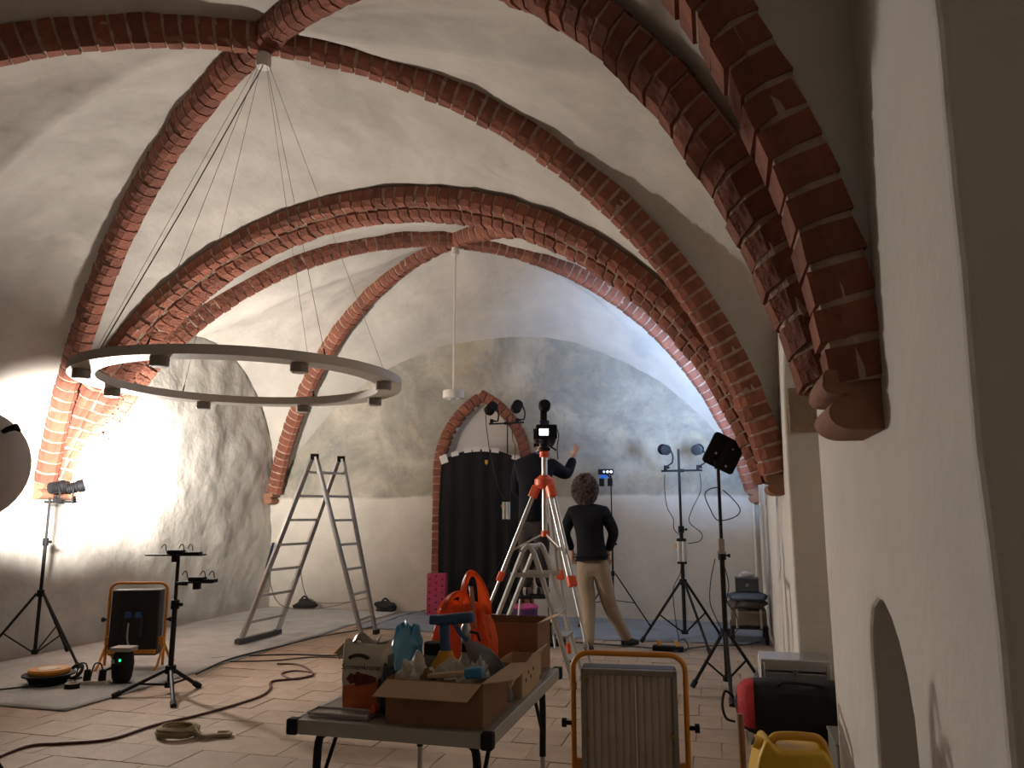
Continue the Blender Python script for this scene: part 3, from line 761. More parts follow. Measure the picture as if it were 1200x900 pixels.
fcab('black cable trailing along the sheet edge beyond the ladder', [(230, 790), (270, 772), (330, 757), (380, 745), (430, 736), (470, 722), (500, 715)], .008, z=.02)
fcab('black cable across the blue grey sheet behind the step ladder', [(520, 742), (600, 748), (650, 751), (720, 756), (770, 760)], .007, z=.02)
fcab('dark cable from the multi socket to the wall end of the sheet', [(790, 763), (830, 757), (870, 756), (890, 752)], .007, z=.02)
def sandbag(label, px, sc, seed):
    p = onz(*px); t = thing('equipment_bag', label, 'bag', p)
    MB().blob((0, 0, .07 * sc), (.16 * sc, .1 * sc, .085 * sc), seed, .2, 1.8, 18, 10, -.068 * sc).build('body', mat('dark_cloth', (46, 44, 44), .9, bump=.4), t)
    MB().tube(smooth_path([(-.08 * sc, 0, .13 * sc), (-.02, .01, .19 * sc), (.06 * sc, 0, .14 * sc)], 5), .012 * sc, 6).build('handle', BLKP, t)
sandbag('dark soft bag on the sheet behind the double ladder', (357, 715), 1.0, 3)
sandbag('dark soft bag at the wall between the ladder and the spotted pink box', (452, 717), .95, 8)

# ------------------------------------------------------------------ stands by the end wall
bC = (-2.62, 9.55); cC = ony(593, 496, 9.55)
s3 = light_stand('tall light stand in front of the black curtain, two lamps on its bar', bC, cC.z + .06, .5, .85, ang0=.9, r=.013, mid=.3)
cA, cB = ony(573, 497, 9.55), ony(614, 495, 9.55)
tbar(s3, 2.4, [cA - Vector((bC[0], bC[1], 0)), cB - Vector((bC[0], bC[1], 0))])
cz = (cA.z + cB.z) / 2
lamp_head('spot lamp before the black curtain, at the pendant side of the bar', ony(576, 478, 9.55), (-3.6, 10.4, 2.3), cz + .015, 1.15)
lamp_head('spot lamp before the black curtain, at the tripod side of the bar', ony(606, 476, 9.55), (-2.9, 10.4, 2.5), cz + .015, 1.15)
battery('silver power pack strapped to the stand before the black curtain', (bC[0] + .0, bC[1] - .05, 1.28))
cable('lamp_lead', 'thin lead hanging from the pendant side lamp before the curtain', [ony(569, 482, 9.54), ony(570, 500, 9.53), ony(572, 515, 9.53), ony(575, 535, 9.52), ony(585, 575, 9.52), (bC[0], bC[1] - .03, 1.5)], .005)
cable('lamp_lead', 'thin lead hanging from the tripod side lamp before the curtain', [ony(601, 480, 9.54), ony(600, 500, 9.53), ony(601, 515, 9.53), ony(604, 530, 9.52), (bC[0] + .03, bC[1] - .03, 1.52)], .005)

bM = onz(803, 752); bM = (bM.x, bM.y)
s4 = light_stand('light stand with a two lamp bar near the corner of the mural wall', bM, 2.06, .5, .62, r=.02, low=.1, mid=.4, feet=[onz(752, 753), onz(832, 767), onz(846, 748)])
cA, cB = ony(775, 552, bM[1]), ony(823, 551, bM[1])
tbar(s4, 2.0, [cA - Vector((bM[0], bM[1], 0)), cB - Vector((bM[0], bM[1], 0))]); cz = (cA.z + cB.z) / 2
lamp_head('round backed spot lamp facing the mural, doorway side of the corner stand', ony(779, 527, bM[1]), (-1.2, 10.4, 2.3), cz + .015, 1.0)
lamp_head('round backed spot lamp facing the mural, panel side of the corner stand', ony(817, 527, bM[1]), (.1, 10.4, 2.3), cz + .015, 1.0)
battery('silver power pack strapped to the corner light stand', (bM[0], bM[1] - .05, ony(800, 658, bM[1]).z))
Y_ = bM[1] - .02
cable('lamp_lead', 'thin lead looping from the doorway side lamp of the corner stand', [ony(779, 556, Y_), ony(779, 575, Y_), ony(782, 595, Y_), ony(789, 608, Y_), ony(790, 620, Y_), ony(798, 628, Y_)], .005)
cable('lamp_lead', 'thin lead looping from the panel side lamp of the corner stand', [ony(820, 554, Y_), ony(821, 575, Y_), ony(811, 597, Y_), ony(808, 612, Y_), ony(822, 625, Y_), ony(820, 634, Y_), ony(806, 637, Y_)], .005)
cable('lamp_lead', 'thin lead dropping from the power pack of the corner stand', [ony(798, 660, Y_), ony(797, 672, Y_), ony(789, 690, Y_), ony(790, 712, Y_), ony(793, 735, Y_), ony(796, 750, Y_)], .005)

bP = onz(853, 806); bP = (bP.x, bP.y)
s5 = light_stand('light stand carrying a square LED panel beside the red bag', bP, 1.78, .5, .42, r=.02, low=.07, mid=.45, feet=[onz(812, 806), onz(858, 828), onz(893, 802)])
pnl = thing('led_panel', 'square black LED panel with rounded corners, seen from behind', 'light panel', (bP[0], bP[1], 1.78))
pcn = ony(848, 531, bP[1] + .02) - Vector((bP[0], bP[1], 1.78)); fd = Vector((-.25, 1, .12)).normalized()
xa = fd.cross(Vector((0, 0, 1))).normalized(); za = xa.cross(fd).normalized(); Rr = rot_from(xa, fd, za) @ Matrix.Rotation(math.radians(27), 3, 'Y')
rr = [];  W2 = .138; q = .03
for cx, cz_, a0 in ((W2 - q, W2 - q, 0), (-W2 + q, W2 - q, PI / 2), (-W2 + q, -W2 + q, PI), (W2 - q, -W2 + q, 1.5 * PI)):
    rr += [(cx + q * math.cos(a0 + i * PI / 12), cz_ + q * math.sin(a0 + i * PI / 12)) for i in range(7)]
bk = MB().prism(rr, .03, Matrix.Translation(pcn) @ Rr.to_4x4()).build('back_shell', BLKP, pnl, bev=.005)
MB().box(pcn + Rr @ Vector((0, -.02, 0)), (.05, .02, .2), Rr).build('mount_spine', BLK, bk, bev=.004)
for a_, b_ in ((.05, .06), (-.06, -.03), (.06, -.09)): MB().cyl(pcn + Rr @ Vector((a_, -.015, b_)), pcn + Rr @ Vector((a_, -.019, b_)), .009).build('screw', STEEL, bk)
MB().prism([(x * .92, z * .92) for x, z in rr], .006, Matrix.Translation(pcn + Rr @ Vector((0, .017, 0))) @ Rr.to_4x4()).build('lit_diffuser', mat('led_diffuser', (235, 240, 255), .5, emit=(190, 215, 255), estr=6.0), pnl)
MB().cyl((0, 0, -.02), pcn + Rr @ Vector((0, -.03, -.06)), .016).build('tilt_post', BLK, pnl); mb = MB(); knob(mb, (-.015, 0, .02), .016, (-1, 0, 0)); mb.build('knob', BLKP, pnl)
MB().box((-.005, -.0, -.03), (.05, .05, .07)).build('stand_socket', BLKP, pnl, bev=.005)
Y_ = bP[1] - .02
cable('panel_lead', 'black lead looping out from the LED panel stand', [ony(842, 571, Y_), ony(832, 573, Y_), ony(826, 580, Y_), ony(832, 596, Y_), ony(840, 609, Y_), ony(852, 609, Y_), ony(864, 604, Y_), ony(867, 596, Y_), ony(858, 584, Y_), ony(847, 574, Y_)], .005)
cable('panel_lead', 'wavy black lead hanging down along the LED panel stand', [ony(838, 655, Y_), ony(833, 680, Y_), ony(832, 705, Y_), ony(838, 722, Y_), ony(846, 738, Y_)], .0045)
cable('panel_lead', 'black lead bowing out on the wall side of the LED panel stand', [ony(848, 660, Y_), ony(854, 685, Y_), ony(852, 705, Y_), ony(863, 722, Y_), ony(864, 738, Y_), ony(854, 746, Y_)], .0045)
MB().box((0, -.01, ony(843, 640, bP[1]).z), (.05, .05, .12)).build('dimmer_box', GREYL, s5, bev=.006)

bS = (-1.32, 9.75)
s6 = light_stand('light stand behind the person with curly hair, small three light head on top', bS, 1.86, .5, .62, ang0=-.35, r=.012, low=.3, mid=.3)
sl = thing('three_light_head', 'small black lamp head with three round lights facing the room', 'lamp', (bS[0], bS[1], 1.86))
hp = ony(710, 553, bS[1]) - Vector((bS[0], bS[1], 1.86))
MB().box(hp, (.19, .05, .07)).build('head', BLKP, sl, bev=.006)
for k, dx_ in enumerate((-.02, .025, .07)): MB().cyl(hp + Vector((dx_, -.026, 0)), hp + Vector((dx_, -.032, 0)), .016, .016, 14).build('light', mat('small_led_%d' % k, (220, 225, 235), .3, emit=(225, 235, 255), estr=(.5, 1.5, 3.0)[k]), sl)
MB().box(hp + Vector((-.03, 0, -.06)), (.1, .04, .04)).build('blue_screen', mat('blue_screen', (40, 80, 150), .3, emit=(40, 90, 190), estr=.8), sl)
for dx_ in (-.055, .05): MB().box(hp + Vector((dx_, 0, -.13)), (.06, .04, .1)).build('side_unit', BLKP, sl, bev=.004)
MB().cyl((0, 0, -.06), hp + Vector((0, 0, -.03)), .012).build('post', BLK, sl)
ms = thing('multi_socket', 'black multi socket with yellow plugs on the floor before the corner stand', 'power strip', onz(783, 763), -.1)
MB().box((0, 0, .025), (.3, .09, .05)).build('body', BLKP, ms, bev=.008)
for dx_ in (-.09, .09): MB().box((dx_, 0, .075), (.03, .04, .06), Matrix.Rotation(-.3, 3, 'Y')).build('plug', mat('yellow_plug', (214, 150, 60), .5), ms, bev=.006)
MB().tube(smooth_path([(.1, 0, .1), (.16, 0, .12), (.2, 0, .06), (.16, -.02, .01), (.05, -.06, .008)], 5), .006, 6).build('lead', CABM, ms)

# ------------------------------------------------------------------ curtain in the doorway
CURT = mat('black_cloth', (20, 19, 21), .9, bump=.2, bscale=60)
ct = thing('curtain', 'black cloth curtain closing the brick doorway, taped along its arched top', 'curtain', (DXC, YB - .06, 0))
CL, CR = ony(519, 600, YB).x - DXC, ony(612, 600, YB).x - DXC
def ctop(x):
    t = (x - (CL + CR) / 2) / ((CR - CL) / 2); return 2.24 - .16 * abs(t) ** 2.2
def cf(a, c):
    x = CL + a * (CR - CL); z = .02 + c * (ctop(x) - .02); amp = .03 * (1 - .55 * c)
    wv = math.sin(a * 34 + .8 * math.sin(a * 9)) * amp + .012 * noise.noise(Vector((a * 6, z * 1.5, 0)))
    bulge = .03 * math.sin(PI * (1 - c)) * (-1 if a < .1 else 0)
    return (x + bulge * (1 - a * 10 if a < .1 else 0), -.035 + wv, z)
MB().grid(cf, 110, 30).build('cloth', CURT, ct, solid=.004)
for k, (u, v) in enumerate(((522, 551), (535, 541), (550, 534), (560, 533), (571, 533), (582, 535), (606, 546))):
    p = ony(u, v, YB - .06); x = p.x - DXC; t = (x - (CL + CR) / 2) / ((CR - CL) / 2)
    MB().box((x, -.075, ctop(x) + .0), (.11, .005, .065 if k else .12), Matrix.Rotation(.35 * t, 3, 'Y')).build('tape_strip', mat('white_tape', (220, 216, 210), .6), ct)
p = ony(572, 542, YB - .06); MB().prism([(-.02, .03), (.02, .03), (.022, -.01), (0, -.04), (-.022, -.01)], .006, Matrix.Translation((p.x - DXC, -.085, p.z))).build('yellow_badge', mat('yellow_badge', (214, 160, 50), .5), ct)
# spotted pink box, purple tub by the doorway
pb = thing('spotted_box', 'pink box with dark dots leaning at the foot of the brick doorway', 'box', (-3.72, 10.0, 0), .1)
MB().box((0, 0, .28), (.26, .12, .56)).build('body', mat('pink_card', (178, 58, 92), .7), pb, bev=.012)
DOT = mat('dark_dot', (70, 20, 40), .7)
for i in range(3):
    for j in range(6):
        MB().cyl((-.085 + i * .085, -.0595, .06 + j * .085 + (.04 if i % 2 else 0)), (-.085 + i * .085, -.063, .06 + j * .085 + (.04 if i % 2 else 0)), .013, .013, 10).build('dot', DOT, pb)
tb_ = thing('storage_tub', 'purple tub with a pink lid behind the step stool', 'tub', (-2.28, 9.1, 0))
MB().lathe([(.13, 0), (.15, .26), (.155, .27), (.145, .27)], 24).build('tub', mat('purple_plastic', (96, 50, 104), .5), tb_, smooth=35); MB().lathe([(.0, .29), (.14, .29), (.16, .275), (.158, .255), (.15, .255)], 24).build('lid', mat('pink_plastic', (196, 70, 120), .5), tb_, smooth=35)
ca = thing('folded_bag', 'dark folded bag on the tiles beside the table end', 'bag', onz(640, 757), .5)
MB().blob((0, 0, .045), (.22, .09, .06), 5, .25, 2, 18, 8, -.043).build('body', mat('dark_cloth', (46, 44, 44), .9), ca); MB().cyl((-.2, 0, .05), (-.34, .06, .22), .012).build('strut', BLK, ca)
# white conduit in the corner
trim_i[0] += 1
struct(MB().cyl((XR - .06, YB - .03, 0), (XR - .06, YB - .03, 2.2), .018, .018, 10).build('trim_%d' % trim_i[0], WHT))
# ------------------------------------------------------------------ folding table in the foreground
TX0, TX1, TY0, TY1, TZ = -1.27, -.66, 2.2, 3.17, .74
tb = thing('folding_table', 'grey folding table with aluminium edges, loaded with bags and boxes', 'table', ((TX0 + TX1) / 2, (TY0 + TY1) / 2, 0))
cx, cy = (TX0 + TX1) / 2, (TY0 + TY1) / 2; hx, hy = (TX1 - TX0) / 2, (TY1 - TY0) / 2
MB().box((0, 0, TZ - .014), (2 * hx - .02, 2 * hy - .02, .028)).build('tabletop', mat('table_top', (150, 142, 134), .5, var=.1), tb, bev=.003)
for c_, s_ in (((0, -hy, TZ - .02), (2 * hx, .02, .042)), ((0, hy, TZ - .02), (2 * hx, .02, .042)), ((-hx, 0, TZ - .02), (.02, 2 * hy, .042)), ((hx, 0, TZ - .02), (.02, 2 * hy, .042))):
    MB().box(c_, s_).build('edge_rail', ALUM, tb, bev=.003)
for sx in (-1, 1):
    for sy in (-1, 1):
        MB().box((sx * hx, sy * hy, TZ - .02), (.036, .036, .046)).build('corner_cap', RUB, tb, bev=.006)
        x, y = sx * (hx - .05), sy * (hy - .06)
        pts = smooth_path([(x - sx * .06, y, TZ - .045), (x - sx * .02, y, TZ - .05), (x, y, TZ - .1), (x, y, .42)], 4)
        lg = MB().tube(pts, .013, 8).build('leg', BLK, tb)
        MB().cyl((x, y, .43), (x, y, .02), .010).build('lower_leg', ALUM, lg); MB().cyl((x, y, .03), (x, y, .0), .014).build('rubber_foot', RUB, lg)
        MB().cyl((x - sx * .0, y - sy * .16, TZ - .04), (x, y, .5), .007, .007, 6).build('brace', BLK, lg)
def T_(u, v, z=TZ): return onz(u, v, z)
CARD = mat('cardboard', (150, 112, 84), .85, var=.15, scale=12)
CARDL = mat('cardboard_inner', (196, 166, 136), .85, var=.1, scale=12)
def panel(mb, a, b, c, d, th=.004):
    a, b, c, d = map(Vector, (a, b, c, d)); n = (b - a).cross(d - a).normalized() * th
    return mb.add([a, b, c, d, a + n, b + n, c + n, d + n], [(0, 1, 2, 3), (7, 6, 5, 4), (0, 4, 5, 1), (1, 5, 6, 2), (2, 6, 7, 3), (3, 7, 4, 0)])
def carton(label, x0, x1, y0, y1, h, flaps, m=CARD, mi=CARDL, name='cardboard_box'):
    t = thing(name, label, 'box', ((x0 + x1) / 2, (y0 + y1) / 2, TZ)); w, d = (x1 - x0) / 2, (y1 - y0) / 2
    panel(MB(), (-w, -d, 0), (w, -d, 0), (w, d, 0), (-w, d, 0)).build('bottom', mi, t)
    for P_ in (((-w, -d, 0), (w, -d, 0), (w, -d, h), (-w, -d, h)), ((w, -d, 0), (w, d, 0), (w, d, h), (w, -d, h)), ((w, d, 0), (-w, d, 0), (-w, d, h), (w, d, h)), ((-w, d, 0), (-w, -d, 0), (-w, -d, h), (-w, d, h))):
        panel(MB(), *P_).build('side_panel', m, t)
    for side, ln, ang, ska in flaps:            # ang: below/above horizontal, outwards
        o_ = Vector((math.cos(ang) * ln, 0, math.sin(ang) * ln))
        if side == 'f': q = ((-w, -d, h), (w, -d, h), (w - ska, -d - o_.x, h + o_.z), (-w - ska * .6, -d - o_.x, h + o_.z))
        elif side == 'b': q = ((w, d, h), (-w, d, h), (-w + ska, d + o_.x, h + o_.z), (w - ska, d + o_.x, h + o_.z))
        elif side == 'r': q = ((w, -d, h), (w, d, h), (w + o_.x, d - ska, h + o_.z), (w + o_.x, -d + ska, h + o_.z))
        else: q = ((-w, d, h), (-w, -d, h), (-w - o_.x, -d + ska, h + o_.z), (-w - o_.x, d - ska, h + o_.z))
        panel(MB(), *q, th=.003).build('flap', mi, t)
    return t
carton('open brown carton filled with packaging at the front of the table', -.985, -.69, 2.235, 2.56, .125, [('f', .085, -.42, .02), ('r', .09, .12, .02)])
carton('tall open brown carton at the far end of the table', -.93, -.69, 2.93, 3.15, .20, [('r', .07, .35, .02)])
wb_ = carton('small pale carton with open flaps and round holes beside the orange bag', -.775, -.67, 2.62, 2.90, .10, [('f', .09, -.5, .01), ('r', .05, .9, .02)], CARDL, mat('card_white', (206, 186, 164), .8), 'pale_box')
for k in range(4): MB().cyl((.053, -.09 + k * .035, .05 + .02 * (k % 2)), (.0575, -.09 + k * .035, .05 + .02 * (k % 2)), .007, .007, 10).build('hole', mat('dark_hole', (40, 30, 26), .9), wb_)
st = thing('folded_card', 'stack of flat grey card on the far corner of the table', 'card', (-.70, 3.04, TZ)); 
# (on the strip between carton and table edge)
for k in range(3): MB().box((.018 + .003 * k, -.1 + .004 * k, .005 + k * .009), (.03, .14, .008)).build('sheet', mat('grey_card', (130, 118, 106), .8), st)

# snack bag
sb = thing('snack_bag', 'white and orange snack bag standing open at the front of the table', 'bag', (-1.11, 2.36, TZ), .08)
PK = bpy.data.materials.new('snack_print'); PK.use_nodes = True
nt = PK.node_tree; n_ = nt.nodes; bs = n_['Principled BSDF']; bs.inputs['Roughness'].default_value = .45
tc = n_.new('ShaderNodeTexCoord'); sp = n_.new('ShaderNodeSeparateXYZ'); nt.links.new(tc.outputs['Object'], sp.inputs[0])
nz = n_.new('ShaderNodeMath'); nz.operation = 'MULTIPLY_ADD'; nt.links.new(sp.outputs['X'], nz.inputs[0]); nz.inputs[1].default_value = -.15; nt.links.new(sp.outputs['Z'], nz.inputs[2])
cr_ = n_.new('ShaderNodeValToRGB'); cr_.color_ramp.interpolation = 'CONSTANT'; e = cr_.color_ramp.elements
e[0].position = 0; e[0].color = (*lin((196, 96, 40)), 1); e[1].position = .085; e[1].color = (*lin((206, 196, 180)), 1)
nt.links.new(nz.outputs[0], cr_.inputs['Fac']); nt.links.new(cr_.outputs['Color'], bs.inputs['Base Color'])
BW, BD, BH = .072, .04, .205
def bagf(a, c):
    th = a * 2 * PI; k = 1 - .75 * max(0, c - .8) / .2
    sx_ = math.copysign(abs(math.cos(th)) ** .45, math.cos(th)); sy_ = math.copysign(abs(math.sin(th)) ** .45, math.sin(th))
    wv = .006 * noise.noise(Vector((math.cos(th) * 2, math.sin(th) * 2, c * 5)))
    return (sx_ * (BW + wv + .006 * c), sy_ * (BD * k + wv), .002 + c * BH + .012 * math.sin(th * 2 + 1) * max(0, c - .8) * 3)
MB().grid(bagf, 40, 22).build('pouch', PK, sb, solid=.0015)
MB().grid(lambda a, c: (-.085 + a * .05 - .05 * (1 - c) , .02 + .02 * math.sin(a * 5), .15 + c * .05 + .01 * math.sin(a * 9)), 8, 6).build('torn_flap', mat('foil_inside', (206, 184, 140), .4, .2), sb, solid=.0015)
MB().grid(lambda a, c: (-.05 + a * .09, -.01 + .03 * c, .2 + c * .02 + .012 * math.sin(a * 7)), 8, 4).build('torn_rim', mat('foil_grey', (130, 122, 112), .35, .3), sb, solid=.0015)
def lettering(body, size, loc, m, parent, name='lettering', rx=PI / 2, rz=0.0, shear=.25):
    c_ = bpy.data.curves.new(name, 'FONT'); c_.body = body; c_.size = size; c_.extrude = .0005; c_.align_x = 'CENTER'; c_.shear = shear
    tmp = bpy.data.objects.new('tmp', c_); COL.objects.link(tmp); bpy.context.view_layer.update()
    me = bpy.data.meshes.new_from_object(tmp.evaluated_get(bpy.context.evaluated_depsgraph_get())); bpy.data.objects.remove(tmp)
    me.materials.clear(); me.materials.append(m); o_ = bpy.data.objects.new(name, me); COL.objects.link(o_); o_.parent = parent; o_.location = loc; o_.rotation_euler = (rx, 0, rz)
    o_['kind'] = 'stuff'
    return o_
INK = mat('dark_print', (60, 44, 38), .6)
lettering('Sonnenkrone', .024, (-.006, -BD - .006, .128), INK, sb)
MB().tube([(.034 * math.cos(a) - .012, -BD - .005, .155 + .016 * math.sin(a)) for a in [PI * (.12 + .76 * i / 14) for i in range(15)]], .006, 6).build('emblem_arc', INK, sb)
lf = MB()
for k, (dx_, r_) in enumerate(((-.032, .016), (-.008, .022), (.018, .016), (.036, .01))):
    MB().prism([(dx_ + r_ * (1 + .25 * (i % 2)) * math.cos(i * PI / 5), .1 + r_ * (.8 + .3 * (i % 2)) * math.sin(i * PI / 5)) for i in range(10)], .002, Matrix.Translation((0, -BD - .006, 0))).build('printed_nut', mat('nut_print', (110, 40, 24), .6), sb)
MB().box((BW + .006, 0, .09), (.003, .05, .16)).build('side_seam', mat('foil_grey', (130, 122, 112), .35, .3), sb)
# blue bag behind it
bb = thing('blue_bag', 'crumpled light blue plastic bag behind the snack bag', 'bag', (-1.05, 2.50, TZ))
def crumple(w, d, h, seed, n=26, m=16, top=.35):
    def fn(a, c):
        th = a * 2 * PI; k = (1 - (1 - top) * c ** 2.2); q = Vector((math.cos(th) * 2.2, math.sin(th) * 2.2, c * 3 + seed))
        f_ = .022 * noise.noise(q) + .014 * noise.noise(q * 2.7) * (h / .2)
        return ((w * k + f_) * math.cos(th) + .02 * c, (d * k + f_) * math.sin(th), .004 + c * h + (.03 * noise.noise(q * 1.4) * c))
    return MB().grid(fn, n, m)
crumple(.075, .07, .235, 3).build('bag', mat('light_blue_film', (110, 170, 200), .45), bb, solid=.0015, smooth=25)
MB().grid(lambda a, c: (-.035 + .07 * a + .01 * c, .0 + .02 * math.sin(a * 6), .2 + .06 * c - .05 * abs(a - .5)), 8, 5).build('open_corner', mat('bright_blue_film', (70, 160, 200), .4), bb, solid=.0015, smooth=25)
dk = thing('dark_bag', 'dark blue foil bag slumped between the snack bag and the carton', 'bag', (-1.02, 2.33, TZ))
MB().blob((0, 0, .065), (.03, .05, .075), 4, .25, 2.2, 18, 12, -.063).build('bag', mat('dark_blue_foil', (44, 46, 62), .4), dk, smooth=25)
MB().blob((-.03, -.045, .018), (.012, .012, .018), 9, .1).build('orange_end', ORP, dk)
tr = thing('plastic_tray', 'clear plastic lid lying at the table edge by the snack bag', 'lid', (-1.14, 2.26, TZ))
MB().box((0, 0, .006), (.2, .07, .012)).build('lid', mat('clear_plastic', (200, 190, 186), .25, alpha=.55), tr, bev=.004); MB().tube([(-.1, -.035, .014), (.1, -.035, .014), (.1, .035, .014), (-.1, .035, .014)], .004, 6, closed=True).build('rim', mat('clear_rim', (190, 178, 176), .3), tr)
# packaging inside the carton
def film(label, loc, r, seed, m, cat='packaging', name='packaging', amp=.3):
    t = thing(name, label, cat, (loc[0], loc[1], TZ + .005))
    MB().blob((0, 0, loc[2]), r, seed, amp, 2.6, 22, 14, -loc[2] + .001).build('film', m, t, smooth=22)
    return t
FW = mat('white_film', (206, 196, 184), .4)
film('crumpled white plastic wrap in the carton, next to the spray bottle', (-.93, 2.33, .08), (.055, .06, .08), 11, FW)
film('crumpled white foam wrap filling the middle of the carton', (-.83, 2.38, .075), (.07, .06, .065), 12, mat('foam_wrap', (196, 184, 168), .6))
film('clear crinkled wrap at the tail of the carton beside the blue scraper', (-.755, 2.40, .09), (.035, .035, .06), 13, mat('clear_film', (200, 195, 185), .15, alpha=.75), amp=.4)
bp_ = thing('paper_pouch', 'brown paper pouch in the carton under the white wrap', 'pouch', (-.875, 2.29, TZ + .005)); MB().blob((0, 0, .08), (.035, .02, .06), 15, .2, 2.5, 16, 10, -.079).build('pouch', CARD, bp_, smooth=25)
sc_ = thing('scraper', 'wooden scraper with a blue end lying across the carton', 'scraper', (-.78, 2.275, TZ + .128))
MB().box((-.03, 0, .008), (.12, .03, .014), Matrix.Rotation(-.12, 3, 'Y')).build('handle', mat('pale_wood', (190, 164, 130), .7), sc_, bev=.004); MB().box((.055, 0, .018), (.055, .036, .03), Matrix.Rotation(-.12, 3, 'Y')).build('blue_end', mat('blue_plastic', (60, 130, 180), .4), sc_, bev=.006)
gp = thing('grey_pouch', 'silver grey film pouch with writing standing at the back of the carton', 'pouch', (-.765, 2.50, TZ + .005), -.2)
MB().grid(lambda a, c: ((a - .5) * .17 + .008 * math.sin(c * 9), .012 * math.sin(a * 6 + c * 4) + .03 * (1 - c), .01 + c * (.19 - .09 * a * a)), 20, 14).build('film', mat('silver_film', (150, 150, 156), .3, .3), gp, solid=.002, smooth=25)
for k in range(5): MB().box((-.03 + .01 * (k % 2), -.012 - .006 * k * .2, .11 - k * .012), (.06 - .01 * (k % 3), .001, .0035)).build('print_line', INK, gp)
jr = thing('patterned_jar', 'dark jar with black lid and white pattern beside the spray bottle', 'jar', (-.925, 2.47, TZ + .005))
MB().lathe([(.034, 0), (.042, .02), (.044, .12), (.036, .15), (.03, .155)], 22).build('jar', mat('dark_glass', (58, 46, 42), .35, var_rgb=(150, 140, 130), scale=26), jr); MB().cyl((0, 0, .152), (0, 0, .19), .034, .034, 20).build('lid', BLKP, jr, bev=.004)
sy = thing('spray_bottle', 'spray bottle with blue trigger head and yellow collar rising from the carton', 'bottle', (-.875, 2.44, TZ + .005), .0)
MB().lathe([(.04, 0), (.045, .02), (.045, .1), (.03, .13)], 20).build('bottle', mat('bottle_white', (190, 190, 190), .4, alpha=.9), sy)
MB().lathe([(.048, .11), (.046, .128), (.03, .15), (.022, .17), (.018, .172)], 20).build('yellow_collar', mat('yellow_collar', (206, 150, 40), .45), sy)
BL = mat('blue_trigger', (50, 84, 124), .45)
MB().tube([(0, 0, .165), (-.004, 0, .2), (-.006, 0, .25)], .02, 12, radii=[.019, .016, .018]).build('neck', BL, sy)
hd = MB(); hd.box((.03, 0, .27), (.13, .032, .034), Matrix.Rotation(-.12, 3, 'Y')); hd.build('spray_head', BL, sy, bev=.01); MB().box((-.04, 0, .265), (.03, .03, .03)).build('nozzle', BL, sy, bev=.006)
MB().tube(smooth_path([(.03, 0, .255), (.05, 0, .225), (.075, 0, .205)], 4), .008, 8).build('trigger', BL, sy)
bt = thing('clear_bottle', 'small clear pump bottle with steel head behind the spray bottle', 'bottle', (-.835, 2.525, TZ + .005))
MB().lathe([(.036, 0), (.04, .02), (.038, .1), (.016, .14), (.014, .16)], 20).build('bottle', mat('clear_bottle', (190, 186, 180), .2, alpha=.7), bt); MB().cyl((0, 0, .155), (0, 0, .19), .016).build('collar', BLKP, bt); MB().lathe([(.012, .19), (.016, .2), (.016, .235), (.01, .245)], 14).build('pump_head', STEEL, bt); MB().tube([(0, 0, .22), (.04, 0, .215), (.05, 0, .19)], .005, 6).build('hose', CABM, bt)
# orange carrier bag
ob = thing('carrier_bag', 'thin orange plastic carrier bag standing on the table with its handles up', 'bag', (-.925, 2.755, TZ), -.12)
OFM = bpy.data.materials.new('orange_film'); OFM.use_nodes = True; b_ = OFM.node_tree.nodes['Principled BSDF']
b_.inputs['Base Color'].default_value = (*lin((240, 134, 76)), 1); b_.inputs['Roughness'].default_value = .35
trn = OFM.node_tree.nodes.new('ShaderNodeBsdfTranslucent'); trn.inputs[0].default_value = (*lin((255, 150, 80)), 1); mx = OFM.node_tree.nodes.new('ShaderNodeMixShader'); mx.inputs[0].default_value = .55
OFM.node_tree.links.new(b_.outputs[0], mx.inputs[1]); OFM.node_tree.links.new(trn.outputs[0], mx.inputs[2]); OFM.node_tree.links.new(mx.outputs[0], OFM.node_tree.nodes['Material Output'].inputs[0])
def obf(a, c):
    th = a * 2 * PI
    q = Vector((math.cos(th) * 2, math.sin(th) * 2, c * 2.6 + 5)); f_ = .016 * noise.noise(q) + .011 * noise.noise(q * 2.6) + .004 * noise.noise(q * 6)
    taper = 1.0 if c < .55 else 1 - .42 * ((c - .55) / .45) ** 1.3
    x = math.copysign(abs(math.cos(th)) ** .7, math.cos(th)) * (.12 * taper + f_); y = math.copysign(abs(math.sin(th)) ** .7, math.sin(th)) * (.085 * (1 - .75 * c * c) + f_)
    return (x + .01 * c, y, .003 + .285 * c + .02 * noise.noise(q * 1.2) * c)
MB().grid(obf, 72, 40).build('bag', OFM, ob, solid=.0012, smooth=60)
def handle(x0, x1, y, z0, h, w, lean):
    def fn(a, c):
        t = a * PI; mx_ = (x0 + x1) / 2; hw = (x1 - x0) / 2
        x = mx_ - hw * math.cos(t) + lean * math.sin(t); z = z0 + h * math.sin(t) ** .75
        k = w * (c - .5) * (1.5 - .75 * math.sin(t)); d_ = Vector((math.cos(t) * (1 if x1 > x0 else -1), 0, -math.sin(t)))
        return (x + d_.x * k, y + .008 * math.sin(a * 8 + c * 4), z + d_.z * k)
    return MB().grid(fn, 24, 5)
handle(-.075, .02, -.022, .25, .075, .026, .03).build('handle', OFM, ob, solid=.0012, smooth=28)
handle(.0, .085, .012, .25, .145, .032, -.012).build('handle', OFM, ob, solid=.0012, smooth=28)
MB().grid(lambda a, c: (.03 + .022 * a + .035 * (1 - c), -.052 + .04 * c - .01 * a, .21 + .14 * c), 4, 8).build('pale_print', mat('pale_orange_print', (226, 150, 120), .5), ob, solid=.001)

